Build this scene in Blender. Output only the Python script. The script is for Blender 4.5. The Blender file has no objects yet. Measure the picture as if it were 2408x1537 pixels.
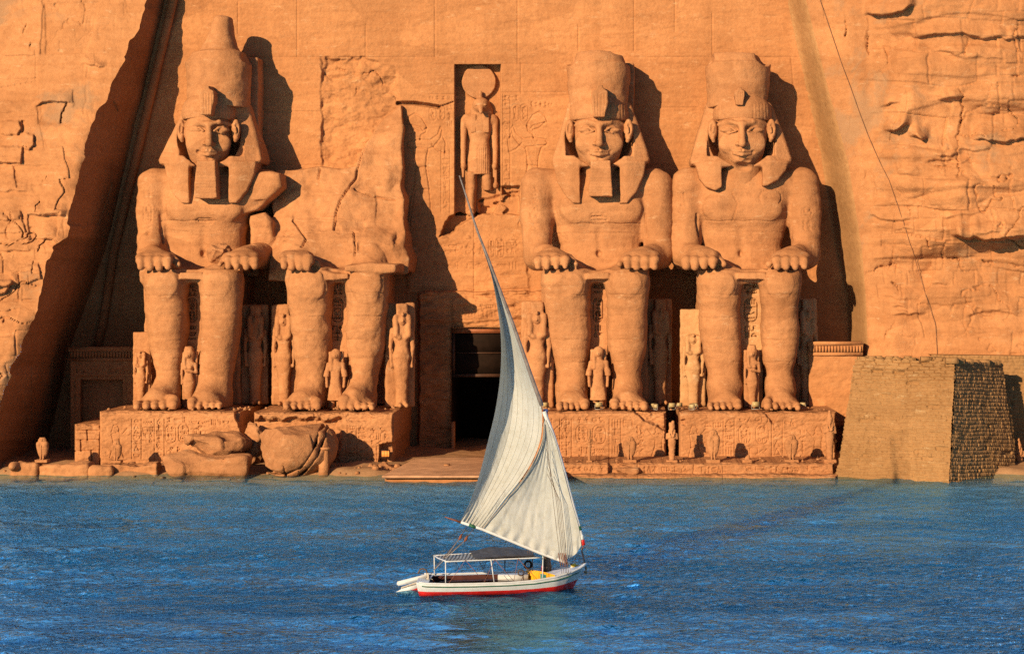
import bpy, math, random
import numpy as np
from mathutils import Vector, Matrix

# ------------------------------------------------------------ camera, sky, sun, exposure
FPX, XV, YV = 4200.0, 1450.0, 640.0          # focal length and vanishing point, in 2408 x 1537 picture units
PW, PH = 2408.0, 1537.0
SUN = Vector((0.60, 1.0, -0.36)).normalized()  # direction the sunlight travels
SC = bpy.context.scene
COL = SC.collection
cam_d = bpy.data.cameras.new("camera"); cam = bpy.data.objects.new("camera", cam_d); COL.objects.link(cam)
cam_d.sensor_width = 36.0; cam_d.lens = 36.0 * FPX / PW
cam_d.shift_x = (PW / 2 - XV) / PW
cam_d.shift_y = -(PH / 2 - YV) / PW
cam_d.clip_start = 1.0; cam_d.clip_end = 3000.0
cam.location = (0, 0, 0); cam.rotation_euler = (math.pi / 2, 0, 0)
SC.camera = cam

world = bpy.data.worlds.new("World"); SC.world = world; world.use_nodes = True
wt = world.node_tree
sky = wt.nodes.new("ShaderNodeTexSky"); sky.sky_type = 'NISHITA'; sky.sun_disc = False
sky.sun_elevation = math.asin(-SUN.z); sky.sun_rotation = math.atan2(-SUN.x, -SUN.y)
sky.air_density = 0.55; sky.dust_density = 0.3; sky.ozone_density = 2.0
bg = next(n for n in wt.nodes if n.type == 'BACKGROUND')
# unseen haze glow added to the sky behind the cliff, brightens the water
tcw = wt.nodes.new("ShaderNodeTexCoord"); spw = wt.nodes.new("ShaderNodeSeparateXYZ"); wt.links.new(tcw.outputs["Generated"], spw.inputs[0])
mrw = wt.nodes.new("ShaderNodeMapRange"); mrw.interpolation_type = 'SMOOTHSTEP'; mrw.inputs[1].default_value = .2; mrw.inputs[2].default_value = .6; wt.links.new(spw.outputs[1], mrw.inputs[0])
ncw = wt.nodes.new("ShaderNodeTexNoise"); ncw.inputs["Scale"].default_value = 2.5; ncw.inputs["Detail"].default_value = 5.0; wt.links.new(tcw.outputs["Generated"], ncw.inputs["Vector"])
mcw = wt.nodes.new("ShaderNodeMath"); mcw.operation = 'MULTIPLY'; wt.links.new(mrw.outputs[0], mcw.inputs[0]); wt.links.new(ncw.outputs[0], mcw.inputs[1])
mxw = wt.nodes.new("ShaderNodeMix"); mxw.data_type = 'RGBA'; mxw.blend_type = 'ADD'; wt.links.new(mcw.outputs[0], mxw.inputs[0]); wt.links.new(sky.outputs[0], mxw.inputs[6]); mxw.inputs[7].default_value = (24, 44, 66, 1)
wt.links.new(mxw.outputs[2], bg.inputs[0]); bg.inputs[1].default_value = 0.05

sun_d = bpy.data.lights.new("sun", 'SUN'); sun_d.energy = 5.0; sun_d.angle = math.radians(0.5)
sun_d.color = (1.0, 0.72, 0.43)
sun = bpy.data.objects.new("sun", sun_d); COL.objects.link(sun)
sun.rotation_euler = SUN.to_track_quat('-Z', 'Y').to_euler(); sun.location = (-40, -40, 40)
SC.view_settings.view_transform = 'Standard'; SC.view_settings.look = 'None'
SC.view_settings.gamma = 1.0; SC.view_settings.exposure = 0.64
SC.cycles.max_bounces = 6; SC.cycles.diffuse_bounces = 2; SC.cycles.use_denoising = False; SC.cycles.sample_clamp_direct = 3.5; SC.cycles.sample_clamp_indirect = 1.5

# ------------------------------------------------------------ helpers
def W(px, py, d):
    """real position of what the photograph shows at (px, py), standing d metres away"""
    return np.stack(np.broadcast_arrays((np.asarray(px, float) - XV) / FPX * d, np.asarray(d, float), (YV - np.asarray(py, float)) / FPX * d), -1)
def wx(px, d): return (px - XV) / FPX * d
def wz(py, d): return (YV - py) / FPX * d
def M(p, d=88.0): return p * d / FPX
def tag(o, label=None, cat=None, group=None, kind=None):
    if label: o["label"] = label
    if cat: o["category"] = cat
    if group: o["group"] = group
    if kind: o["kind"] = kind
    return o
def empty(name, loc, label=None, cat=None, group=None):
    o = bpy.data.objects.new(name, None); COL.objects.link(o); o.location = [float(v) for v in loc]
    o.empty_display_size = 0.3
    o["_w"] = [float(v) for v in loc]
    return tag(o, label, cat, group)
def mk(name, V, Q, mat, parent=None, smooth=True, loc=None, mats=None, midx=None):
    """one mesh object from world-space vertices; Q is a list of quad/tri arrays"""
    V = np.asarray(V, np.float64).reshape(-1, 3)
    base = np.array(parent["_w"][:] if parent is not None else (loc if loc is not None else (0, 0, 0)), float)
    if isinstance(Q, np.ndarray): Q = [Q]
    Q = [np.asarray(q, np.int32) for q in Q if len(q)]
    me = bpy.data.meshes.new(name)
    nl = sum(q.size for q in Q); npoly = sum(len(q) for q in Q)
    me.vertices.add(len(V)); me.vertices.foreach_set("co", (V - base).astype(np.float32).ravel())
    me.loops.add(nl); me.loops.foreach_set("vertex_index", np.concatenate([q.ravel() for q in Q]))
    starts = []; s = 0
    for q in Q:
        starts.append(s + np.arange(len(q)) * q.shape[1]); s += q.size
    me.polygons.add(npoly); me.polygons.foreach_set("loop_start", np.concatenate(starts).astype(np.int32))
    if smooth: me.polygons.foreach_set("use_smooth", np.ones(npoly, bool))
    for m in (mats or [mat]): me.materials.append(m)
    if midx is not None: me.polygons.foreach_set("material_index", np.asarray(midx, np.int32))
    me.update(calc_edges=True); me.validate()
    o = bpy.data.objects.new(name, me); COL.objects.link(o)
    o["_w"] = [float(v) for v in base]
    if parent is not None: o.parent = parent
    elif loc is not None: o.location = [float(v) for v in loc]
    return o
class MB:
    """collects simple solids into one mesh"""
    def __init__(s): s.V = []; s.Q = []; s.T = []; s.n = 0
    def _add(s, V, Q, tri=False):
        V = np.asarray(V, float).reshape(-1, 3); (s.T if tri else s.Q).append(np.asarray(Q, int) + s.n); s.V.append(V); s.n += len(V)
    def box(s, x0, x1, y0, y1, z0, z1, taper=0.0):
        t = taper
        V = [(x0, y0, z0), (x1, y0, z0), (x1, y1, z0), (x0, y1, z0), (x0 + t, y0 + t, z1), (x1 - t, y0 + t, z1), (x1 - t, y1 - t, z1), (x0 + t, y1 - t, z1)]
        s._add(V, [(0, 3, 2, 1), (4, 5, 6, 7), (0, 1, 5, 4), (1, 2, 6, 5), (2, 3, 7, 6), (3, 0, 4, 7)]); return s
    def hexa(s, V):
        s._add(V, [(0, 3, 2, 1), (4, 5, 6, 7), (0, 1, 5, 4), (1, 2, 6, 5), (2, 3, 7, 6), (3, 0, 4, 7)]); return s
    def tube(s, P, r, n=8):
        P = np.asarray(P, float); m = len(P); r = np.broadcast_to(np.asarray(r, float), (m,))
        T = np.gradient(P, axis=0); T /= np.linalg.norm(T, axis=1)[:, None] + 1e-9
        up = np.array([0, 0, 1.0]) if abs(T[0, 2]) < .8 else np.array([0, 1.0, 0])
        A = np.cross(T, up); A /= np.linalg.norm(A, axis=1)[:, None] + 1e-9; B = np.cross(T, A)
        a = np.arange(n) * 2 * np.pi / n
        V = P[:, None] + r[:, None, None] * (np.cos(a)[None, :, None] * A[:, None] + np.sin(a)[None, :, None] * B[:, None])
        i, j = np.meshgrid(np.arange(m - 1), np.arange(n), indexing='ij'); k = (j + 1) % n
        Q = np.stack([i * n + j, i * n + k, (i + 1) * n + k, (i + 1) * n + j], -1).reshape(-1, 4)
        b0 = s.n; s._add(V, Q)
        for e in (0, m - 1):
            c = s.n; s._add([P[e]], np.zeros((0, 4), int)); o = b0 + e * n
            s.T.append(np.array([(c, o + (k2 if e else (k2 + 1) % n), o + ((k2 + 1) % n if e else k2)) for k2 in range(n)]))
        return s
    def grid(s, G):
        G = np.asarray(G, float); a, b = G.shape[:2]
        i, j = np.meshgrid(np.arange(a - 1), np.arange(b - 1), indexing='ij')
        s._add(G, np.stack([i * b + j, i * b + j + 1, (i + 1) * b + j + 1, (i + 1) * b + j], -1).reshape(-1, 4)); return s
    def prism(s, P0, P1):
        P0 = np.asarray(P0, float); P1 = np.asarray(P1, float); n = len(P0); c = s.n
        s._add(np.concatenate([P0, P1]), [(i, (i + 1) % n, n + (i + 1) % n, n + i) for i in range(n)])
        s.T.append(np.array([(c, c + i + 1, c + i) for i in range(1, n - 1)])); s.T.append(np.array([(c + n, c + n + i, c + n + i + 1) for i in range(1, n - 1)]))
        return s
    def build(s, name, mat, parent=None, smooth=False, loc=None, **k):
        Q = []
        q = [a for a in s.Q if len(a)]
        if q: Q.append(np.concatenate(q))
        if s.T: Q.append(np.concatenate(s.T))
        return mk(name, np.concatenate(s.V), Q, mat, parent, smooth, loc, **k)

def _h(ix, iy, iz, seed):
    h = (ix * 374761393 + iy * 668265263 + iz * 2147483647 + seed * 1274126177) & 0xFFFFFFFF
    h = ((h ^ (h >> 13)) * 1274126177) & 0xFFFFFFFF
    return ((h ^ (h >> 16)) & 0xFFFF) / 65535.0
def vn(x, y, z, seed=0):
    x, y, z = np.broadcast_arrays(np.asarray(x, float), np.asarray(y, float), np.asarray(z, float))
    ix, iy, iz = (np.floor(v).astype(np.int64) for v in (x, y, z)); fx, fy, fz = x - ix, y - iy, z - iz
    fx, fy, fz = (f * f * (3 - 2 * f) for f in (fx, fy, fz)); r = 0
    for a in (0, 1):
        for b in (0, 1):
            for c in (0, 1):
                r = r + _h(ix + a, iy + b, iz + c, seed) * (fx if a else 1 - fx) * (fy if b else 1 - fy) * (fz if c else 1 - fz)
    return r * 2 - 1
def fbm(x, y, z, o=4, seed=0, g=.5):
    r = 0; a = 1; f = 1
    for i in range(o): r = r + a * vn(x * f, y * f, z * f, seed + i * 7); a *= g; f *= 2.03
    return r
def ss(e0, e1, x):
    t = np.clip((x - e0) / (e1 - e0), 0, 1); return t * t * (3 - 2 * t)
def facets(x, z, cell, seed, slope=.5):
    """broken planar faces with sharp edges between them"""
    x, z = np.broadcast_arrays(np.asarray(x, float), np.asarray(z, float)); X, Z = x / cell, z / cell; ix, iz = np.floor(X).astype(np.int64), np.floor(Z).astype(np.int64); val = np.full(X.shape, -9.0)
    for a in (-1, 0, 1):
        for b in (-1, 0, 1):
            cx, cz = ix + a, iz + b; o = cx * 0; px = cx + _h(cx, cz, o, seed); pz = cz + _h(cx, cz, o + 1, seed); d = (X - px) ** 2 + (Z - pz) ** 2
            v = _h(cx, cz, o + 2, seed) - .5 + slope * ((_h(cx, cz, o + 3, seed) - .5) * (X - px) + (_h(cx, cz, o + 4, seed) - .5) * (Z - pz)) * 2
            val = np.maximum(val, v - .75 * d)
    return .35 - val
def sdpoly(x, y, P):
    P = np.asarray(P, float); d = np.full(np.broadcast(x, y).shape, 1e9); s = np.ones(d.shape); n = len(P); j = n - 1
    for i in range(n):
        ex, ey = P[j] - P[i]; w0, w1 = x - P[i, 0], y - P[i, 1]
        t = np.clip((w0 * ex + w1 * ey) / (ex * ex + ey * ey + 1e-12), 0, 1)
        d = np.minimum(d, (w0 - ex * t) ** 2 + (w1 - ey * t) ** 2)
        c1, c2, c3 = y >= P[i, 1], y < P[j, 1], ex * w1 > ey * w0
        s = np.where((c1 & c2 & c3) | (~c1 & ~c2 & ~c3), -s, s); j = i
    return s * np.sqrt(d)

# ------------------------------------------------------------ signed-distance sculpting
class Vol:
    def __init__(s, lo, hi, h):
        s.lo = np.array(lo, float); s.h = h; s.n = np.maximum(3, np.ceil((np.array(hi) - s.lo) / h).astype(int) + 1)
        s.ax = [(s.lo[i] + h * np.arange(s.n[i])).astype(np.float32) for i in range(3)]
        s.F = np.full(s.n, 3.0, np.float32)
    def _sl(s, lo, hi, pad):
        a = np.clip(np.floor((np.array(lo) - pad - s.lo) / s.h).astype(int), 0, s.n); b = np.clip(np.ceil((np.array(hi) + pad - s.lo) / s.h).astype(int) + 1, 0, s.n)
        sl = tuple(slice(a[i], max(a[i], b[i])) for i in range(3))
        return sl, s.ax[0][sl[0]][:, None, None], s.ax[1][sl[1]][None, :, None], s.ax[2][sl[2]][None, None, :]
    def op(s, fn, lo, hi, k=0.0, cut=False):
        pad = k + s.h * 3
        sl, x, y, z = s._sl(lo, hi, pad); A = s.F[sl]
        if A.size == 0: return s
        f = np.broadcast_to(fn(x, y, z), A.shape).astype(np.float32)
        if cut:
            f = -f
            if k > 0:
                h = np.clip(.5 - .5 * (f - A) / k, 0, 1); s.F[sl] = f * (1 - h) + A * h + k * h * (1 - h)
            else: s.F[sl] = np.maximum(A, f)
        else:
            if k > 0:
                h = np.clip(.5 + .5 * (f - A) / k, 0, 1); s.F[sl] = f * (1 - h) + A * h - k * h * (1 - h)
            else: s.F[sl] = np.minimum(A, f)
        return s
    def ell(s, c, r, k=0.0, cut=False, rot=0.0):
        c = np.array(c, float); r = np.array(r, float) if np.ndim(r) else np.array([r] * 3, float); R = r.max() if rot else r
        cr, sr = math.cos(rot), math.sin(rot)
        def fn(x, y, z):
            dx, dy, dz = x - c[0], y - c[1], z - c[2]
            if rot: dx, dz = dx * cr + dz * sr, -dx * sr + dz * cr
            k0 = np.sqrt((dx / r[0]) ** 2 + (dy / r[1]) ** 2 + (dz / r[2]) ** 2); k1 = np.sqrt((dx / r[0] ** 2) ** 2 + (dy / r[1] ** 2) ** 2 + (dz / r[2] ** 2) ** 2)
            return k0 * (k0 - 1) / (k1 + 1e-6)
        return s.op(fn, c - R, c + R, k, cut)
    def cap(s, a, b, ra, rb=None, k=0.0, cut=False):
        a = np.array(a, float); b = np.array(b, float); rb = ra if rb is None else rb; ab = b - a; L = ab @ ab + 1e-12
        def fn(x, y, z):
            dx, dy, dz = x - a[0], y - a[1], z - a[2]
            t = np.clip((dx * ab[0] + dy * ab[1] + dz * ab[2]) / L, 0, 1)
            return np.sqrt((dx - ab[0] * t) ** 2 + (dy - ab[1] * t) ** 2 + (dz - ab[2] * t) ** 2) - (ra + (rb - ra) * t)
        R = max(ra, rb); return s.op(fn, np.minimum(a, b) - R, np.maximum(a, b) + R, k, cut)
    def path(s, P, r, k=0.0, cut=False):
        for a, b in zip(P[:-1], P[1:]): s.cap(a, b, r, r, k, cut)
        return s
    def box(s, x0, x1, y0, y1, z0, z1, r=0.0, k=0.0, cut=False):
        c = [(x0 + x1) / 2, (y0 + y1) / 2, (z0 + z1) / 2]; hs = [abs(x1 - x0) / 2 - r, abs(y1 - y0) / 2 - r, abs(z1 - z0) / 2 - r]
        def fn(x, y, z):
            q = [abs(x - c[0]) - hs[0], abs(y - c[1]) - hs[1], abs(z - c[2]) - hs[2]]
            return np.sqrt(np.maximum(q[0], 0) ** 2 + np.maximum(q[1], 0) ** 2 + np.maximum(q[2], 0) ** 2) + np.minimum(np.maximum(np.maximum(q[0], q[1]), q[2]), 0) - r
        return s.op(fn, (min(x0, x1), min(y0, y1), min(z0, z1)), (max(x0, x1), max(y0, y1), max(z0, z1)), k, cut)
    def loft(s, rows, k=0.0, cut=False, n=2.0, r=0.0):
        """rows: (z, cx, cy, a, b), stacked super-ellipses"""
        R = np.array(sorted(rows), float); zz = R[:, 0]
        def fn(x, y, z):
            z1 = z.ravel(); zc = np.clip(z1, zz[0], zz[-1])
            g = [np.interp(zc, zz, R[:, i])[None, None, :] for i in (1, 2, 3, 4)]
            e = (np.abs((x - g[0]) / g[2]) ** n + np.abs((y - g[1]) / g[3]) ** n) ** (1.0 / n)
            d2 = (e - 1) * np.minimum(g[2], g[3])
            dz = np.maximum(zz[0] - z, z - zz[-1])
            if r > 0:
                d2 = d2 + r; dz = dz + r
                return np.sqrt(np.maximum(d2, 0) ** 2 + np.maximum(dz, 0) ** 2) + np.minimum(np.maximum(d2, dz), 0) - r
            return np.maximum(d2, dz)
        lo = ((R[:, 1] - R[:, 3]).min(), (R[:, 2] - R[:, 4]).min(), zz[0]); hi = ((R[:, 1] + R[:, 3]).max(), (R[:, 2] + R[:, 4]).max(), zz[-1])
        return s.op(fn, lo, hi, k, cut)
    def poly(s, pts, y0, y1, r=0.0, k=0.0, cut=False, lean=None):
        """polygon in (x, z) extruded from depth y0 (front) to y1; lean(x, z) shifts the front"""
        P = np.array(pts, float)
        def fn(x, y, z):
            d2 = sdpoly(x[:, 0, 0][:, None], z[0, 0, :][None, :], P)[:, None, :] + r
            f0 = y0 + (lean(x, z) if lean else 0)
            dy = np.maximum(f0 - y, y - y1) + r
            return np.sqrt(np.maximum(d2, 0) ** 2 + np.maximum(dy, 0) ** 2) + np.minimum(np.maximum(d2, dy), 0) - r
        return s.op(fn, (P[:, 0].min(), y0 - (1.5 if lean else 0), P[:, 1].min()), (P[:, 0].max(), y1, P[:, 1].max()), k, cut)
    def floor(s, z0): s.F = np.maximum(s.F, (z0 - s.ax[2])[None, None, :]); return s
    def rough(s, amp, sc, seed=0, o=3):
        x, y, z = s.ax[0][:, None, None], s.ax[1][None, :, None], s.ax[2][None, None, :]
        m = np.abs(s.F) < amp * 2.5
        i, j, k = np.nonzero(m)
        s.F[m] += (amp * fbm(s.ax[0][i] * sc, s.ax[1][j] * sc, s.ax[2][k] * sc, o, seed)).astype(np.float32); return s
    def mesh(s):
        F = np.pad(s.F, 1, constant_values=3.0); ins = F < 0; n = F.shape
        acc = np.zeros([d - 1 for d in n] + [3], np.float32); cnt = np.zeros([d - 1 for d in n], np.float32); quads = []
        full = [slice(None)] * 3
        crossings = []
        for a in range(3):
            s0 = list(full); s1 = list(full); s0[a] = slice(0, -1); s1[a] = slice(1, None)
            c = np.argwhere(ins[tuple(s0)] != ins[tuple(s1)]); o = np.zeros(3, int); o[a] = 1
            f0 = F[tuple(c.T)]; f1 = F[tuple((c + o).T)]; t = f0 / (f0 - f1)
            p = c.astype(np.float32); p[:, a] += t; b, d = (a + 1) % 3, (a + 2) % 3
            for ub in (0, 1):
                for ud in (0, 1):
                    q = c.copy(); q[:, b] -= ub; q[:, d] -= ud
                    np.add.at(acc, tuple(q.T), p); np.add.at(cnt, tuple(q.T), 1)
            crossings.append((c, f0 < 0, b, d))
        idx = np.full(cnt.shape, -1, np.int64); used = cnt > 0; idx[used] = np.arange(used.sum())
        V = acc[used] / cnt[used][:, None]
        for c, inside, b, d in crossings:
            def at(ub, ud):
                q = c.copy(); q[:, b] -= ub; q[:, d] -= ud; return idx[tuple(q.T)]
            q = np.stack([at(0, 0), at(1, 0), at(1, 1), at(0, 1)], -1)
            q[~inside] = q[~inside][:, ::-1]; quads.append(q)
        return (V - 1) * s.h + s.lo, np.concatenate(quads)
def vnormals(V, Q):
    A = np.cross(V[Q[:, 2]] - V[Q[:, 0]], V[Q[:, 3]] - V[Q[:, 1]]); N = np.zeros_like(V)
    for i in range(4): np.add.at(N, Q[:, i], A)
    return N / (np.linalg.norm(N, axis=1)[:, None] + 1e-9)
def weather(V, Q, amp=.03, seed=0, strata=.03, sc=1.0):
    """sandstone erosion: beds that stand out or wear back, plus general unevenness"""
    N = vnormals(V, Q); x, y, z = V.T
    s1 = fbm(x * .16, y * .16, z * 1.7 + .6 * vn(x * .35, y * .35, z * .3, seed + 3), 3, seed + 11)
    s2 = vn(x * .3, y * .3, z * 5.5, seed + 5)
    g = fbm(x * 1.1 * sc, y * 1.1 * sc, z * 1.1 * sc, 4, seed)
    pit = np.clip(vn(x * 3.1, y * 3.1, z * 3.6, seed + 9) - .55, 0, 1)
    return V + N * (strata * (.7 * s1 + .25 * s2) + amp * g - amp * 1.3 * pit)[:, None]
def carve(V, Q, polys, width, depth, d=None):
    """cut strokes, given in picture units, into the parts of a mesh that face the viewer"""
    N = vnormals(V, Q); px = V[:, 0] / V[:, 1] * FPX + XV; py = YV - V[:, 2] / V[:, 1] * FPX; front = N[:, 1] < -.3
    V = V.copy()
    for P in polys:
        P = np.asarray(P, float); lo = P.min(0) - width; hi = P.max(0) + width
        m = np.nonzero(front & (px > lo[0]) & (px < hi[0]) & (py > lo[1]) & (py < hi[1]))[0]
        if not len(m): continue
        D = np.full(len(m), 1e9)
        for a, b in zip(P[:-1], P[1:]):
            e = b - a; t = np.clip(((px[m] - a[0]) * e[0] + (py[m] - a[1]) * e[1]) / (e @ e + 1e-9), 0, 1)
            D = np.minimum(D, np.hypot(px[m] - a[0] - e[0] * t, py[m] - a[1] - e[1] * t))
        V[m] -= N[m] * (depth * ss(width, width * .3, D))[:, None]
    return V

# ------------------------------------------------------------ carved panels (height fields)
class HF:
    def __init__(s, x0, x1, y0, y1, step, depth):
        nx = int(round((x1 - x0) / step)) + 1; ny = int(round((y1 - y0) / step)) + 1
        s.x = np.linspace(x0, x1, nx); s.y = np.linspace(y0, y1, ny); s.PX, s.PY = np.meshgrid(s.x, s.y)
        s.D = np.zeros_like(s.PX) + (depth(s.PX, s.PY) if callable(depth) else depth); s.step = step
        s.keep = np.ones((ny - 1, nx - 1), bool)
    def _sl(s, lo, hi):
        i0, i1 = np.searchsorted(s.x, [lo[0], hi[0]]); j0, j1 = np.searchsorted(s.y, [lo[1], hi[1]])
        return slice(max(0, j0 - 1), j1 + 1), slice(max(0, i0 - 1), i1 + 1)
    def stroke(s, polys, width, depth):
        for P in polys:
            P = np.asarray(P, float); sl = s._sl(P.min(0) - width, P.max(0) + width); X, Y = s.PX[sl], s.PY[sl]
            if X.size == 0: continue
            D = np.full(X.shape, 1e9)
            for a, b in zip(P[:-1], P[1:]):
                e = b - a; t = np.clip(((X - a[0]) * e[0] + (Y - a[1]) * e[1]) / (e @ e + 1e-9), 0, 1)
                D = np.minimum(D, np.hypot(X - a[0] - e[0] * t, Y - a[1] - e[1] * t))
            s.D[sl] += depth * ss(width, width * .35, D)
        return s
    def area(s, P, depth, soft=2.0, jag=0.0, seed=0):
        P = np.asarray(P, float); sl = s._sl(P.min(0) - soft - jag, P.max(0) + soft + jag); X, Y = s.PX[sl], s.PY[sl]
        d = sdpoly(X, Y, P)
        if jag: d = d + jag * fbm(X * .06, Y * .06, 0, 3, seed)
        w = ss(soft, -soft, d) if soft > 0 else (d < 0).astype(float)
        s.D[sl] += w * (depth(X, Y, d) if callable(depth) else depth); return s
    def hole(s, x0, x1, y0, y1):
        cx = (s.x[1:] + s.x[:-1]) / 2; cy = (s.y[1:] + s.y[:-1]) / 2
        s.keep &= ~(((cx > x0) & (cx < x1))[None, :] & ((cy > y0) & (cy < y1))[:, None]); return s
    def verts(s): return W(s.PX, s.PY, s.D)
    def quads(s):
        ny, nx = s.PX.shape; i, j = np.nonzero(s.keep)
        return np.stack([i * nx + j, (i + 1) * nx + j, (i + 1) * nx + j + 1, i * nx + j + 1], -1)
    def build(s, name, mat, parent=None, **k): return mk(name, s.verts(), s.quads(), mat, parent, **k)
    def at(s, px, py):
        i = np.clip(np.searchsorted(s.x, px), 0, len(s.x) - 1); j = np.clip(np.searchsorted(s.y, py), 0, len(s.y) - 1); return s.D[j, i]

def circ(cx, cy, rx, ry=None, a0=0, a1=360, n=14):
    ry = rx if ry is None else ry; a = np.radians(np.linspace(a0, a1, n)); return np.stack([cx + rx * np.cos(a), cy + ry * np.sin(a)], -1)
GLY = [  # carved signs, each a set of strokes in a unit box (y down)
    [[(.4, 1), (.4, 0)], [(.4, 0), (.7, .15), (.65, .55), (.4, .62)]],
    [[(0, .5), (.12, .35), (.25, .6), (.38, .35), (.5, .6), (.62, .35), (.75, .6), (.88, .35), (1, .5)]],
    [circ(.5, .5, .36)], [circ(.5, .75, .42, .5, 180, 360), [(.08, .75), (.92, .75)]],
    [[(.05, .12), (.25, 0), (.42, .15), (.35, .38), (.65, .6), (1, .95)], [(.05, .12), (.2, .3), (.2, .6), (.45, .75), (.68, .62)], [(.42, .75), (.42, 1), (.2, 1)]],
    [circ(.5, .22, .2, .22), [(.5, .42), (.5, 1)], [(.12, .52), (.88, .52)]],
    [[(.15, 0), (.15, 1)], [(.5, 0), (.5, 1)], [(.85, 0), (.85, 1)]],
    [[(0, .4), (1, .4)], circ(.5, .4, .48, .45, 0, 180)],
    [[(0, .7), (.25, .45), (.5, .7), (.75, .45), (.9, .2), (1, .35)]],
    [[(0, 1), (0, .1), (1, .1), (1, 1), (.75, 1)]],
    [[(0, .5), (.5, .2), (1, .5), (.5, .75), (0, .5)], circ(.5, .48, .13)],
    [[(.2, 1), (.2, .45), (.45, .3), (.45, 0), (.7, .05), (.65, .3), (.8, .5), (.55, .7), (.95, .75), (.95, 1), (.2, 1)]],
    [[(.1, 1), (.5, 0), (.9, 1), (.1, 1)]], [[(.1, .1), (.6, .1), (.6, .9), (.95, .9)], [(.2, .4), (.6, .4)]],
    [[(0, .2), (1, .2), (1, .8), (0, .8), (0, .2)], [(.33, .2), (.33, .8)], [(.66, .2), (.66, .8)]],
    [[(.5, 0), (.5, 1)], [(.2, .3), (.8, .1)], [(.2, 1), (.8, 1)]],
]
def glyphs(x0, y0, x1, y1, seed, cell=13.0, fill=.8):
    R = random.Random(seed); out = []; y = y0
    while y < y1 - cell * .45:
        h = min(cell * R.uniform(.55, 1.1), y1 - y); n = max(1, int(round((x1 - x0) / (cell * R.uniform(.7, 1.25))))); w = (x1 - x0) / n
        for i in range(n):
            g = R.choice(GLY)
            fx = x0 + i * w + w * (1 - fill) / 2
            flip = R.random() < .3
            for st in g:
                st = np.asarray(st, float); u = 1 - st[:, 0] if flip else st[:, 0]
                out.append(np.stack([fx + u * w * fill, y + h * (.08 + .84 * st[:, 1])], -1))
        y += h * 1.06
    return out
def cartouche(x0, y0, x1, y1, seed, horiz=False):
    r = min(x1 - x0, y1 - y0) / 2
    if horiz: ol = np.concatenate([circ(x1 - r, y0 + r, r, None, -90, 90, 8), circ(x0 + r, y0 + r, r, None, 90, 270, 8), [(x1 - r, y0)]])
    else: ol = np.concatenate([circ(x0 + r, y0 + r, r, None, 180, 360, 8), circ(x1 - r, y1 - r, r, None, 0, 180, 8), [(x0, y0 + r)]])
    p = 3.2
    return [ol] + glyphs(x0 + p, y0 + p * 1.2, x1 - p, y1 - p * 1.2, seed, max(7.5, r * .95))
def shift(P, dx, dy, s=1.0, flip=False):
    out = []
    for p in P:
        p = np.array(p, float)
        if flip: p = p * [-1, 1]
        out.append(p * s + [dx, dy])
    return out

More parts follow.
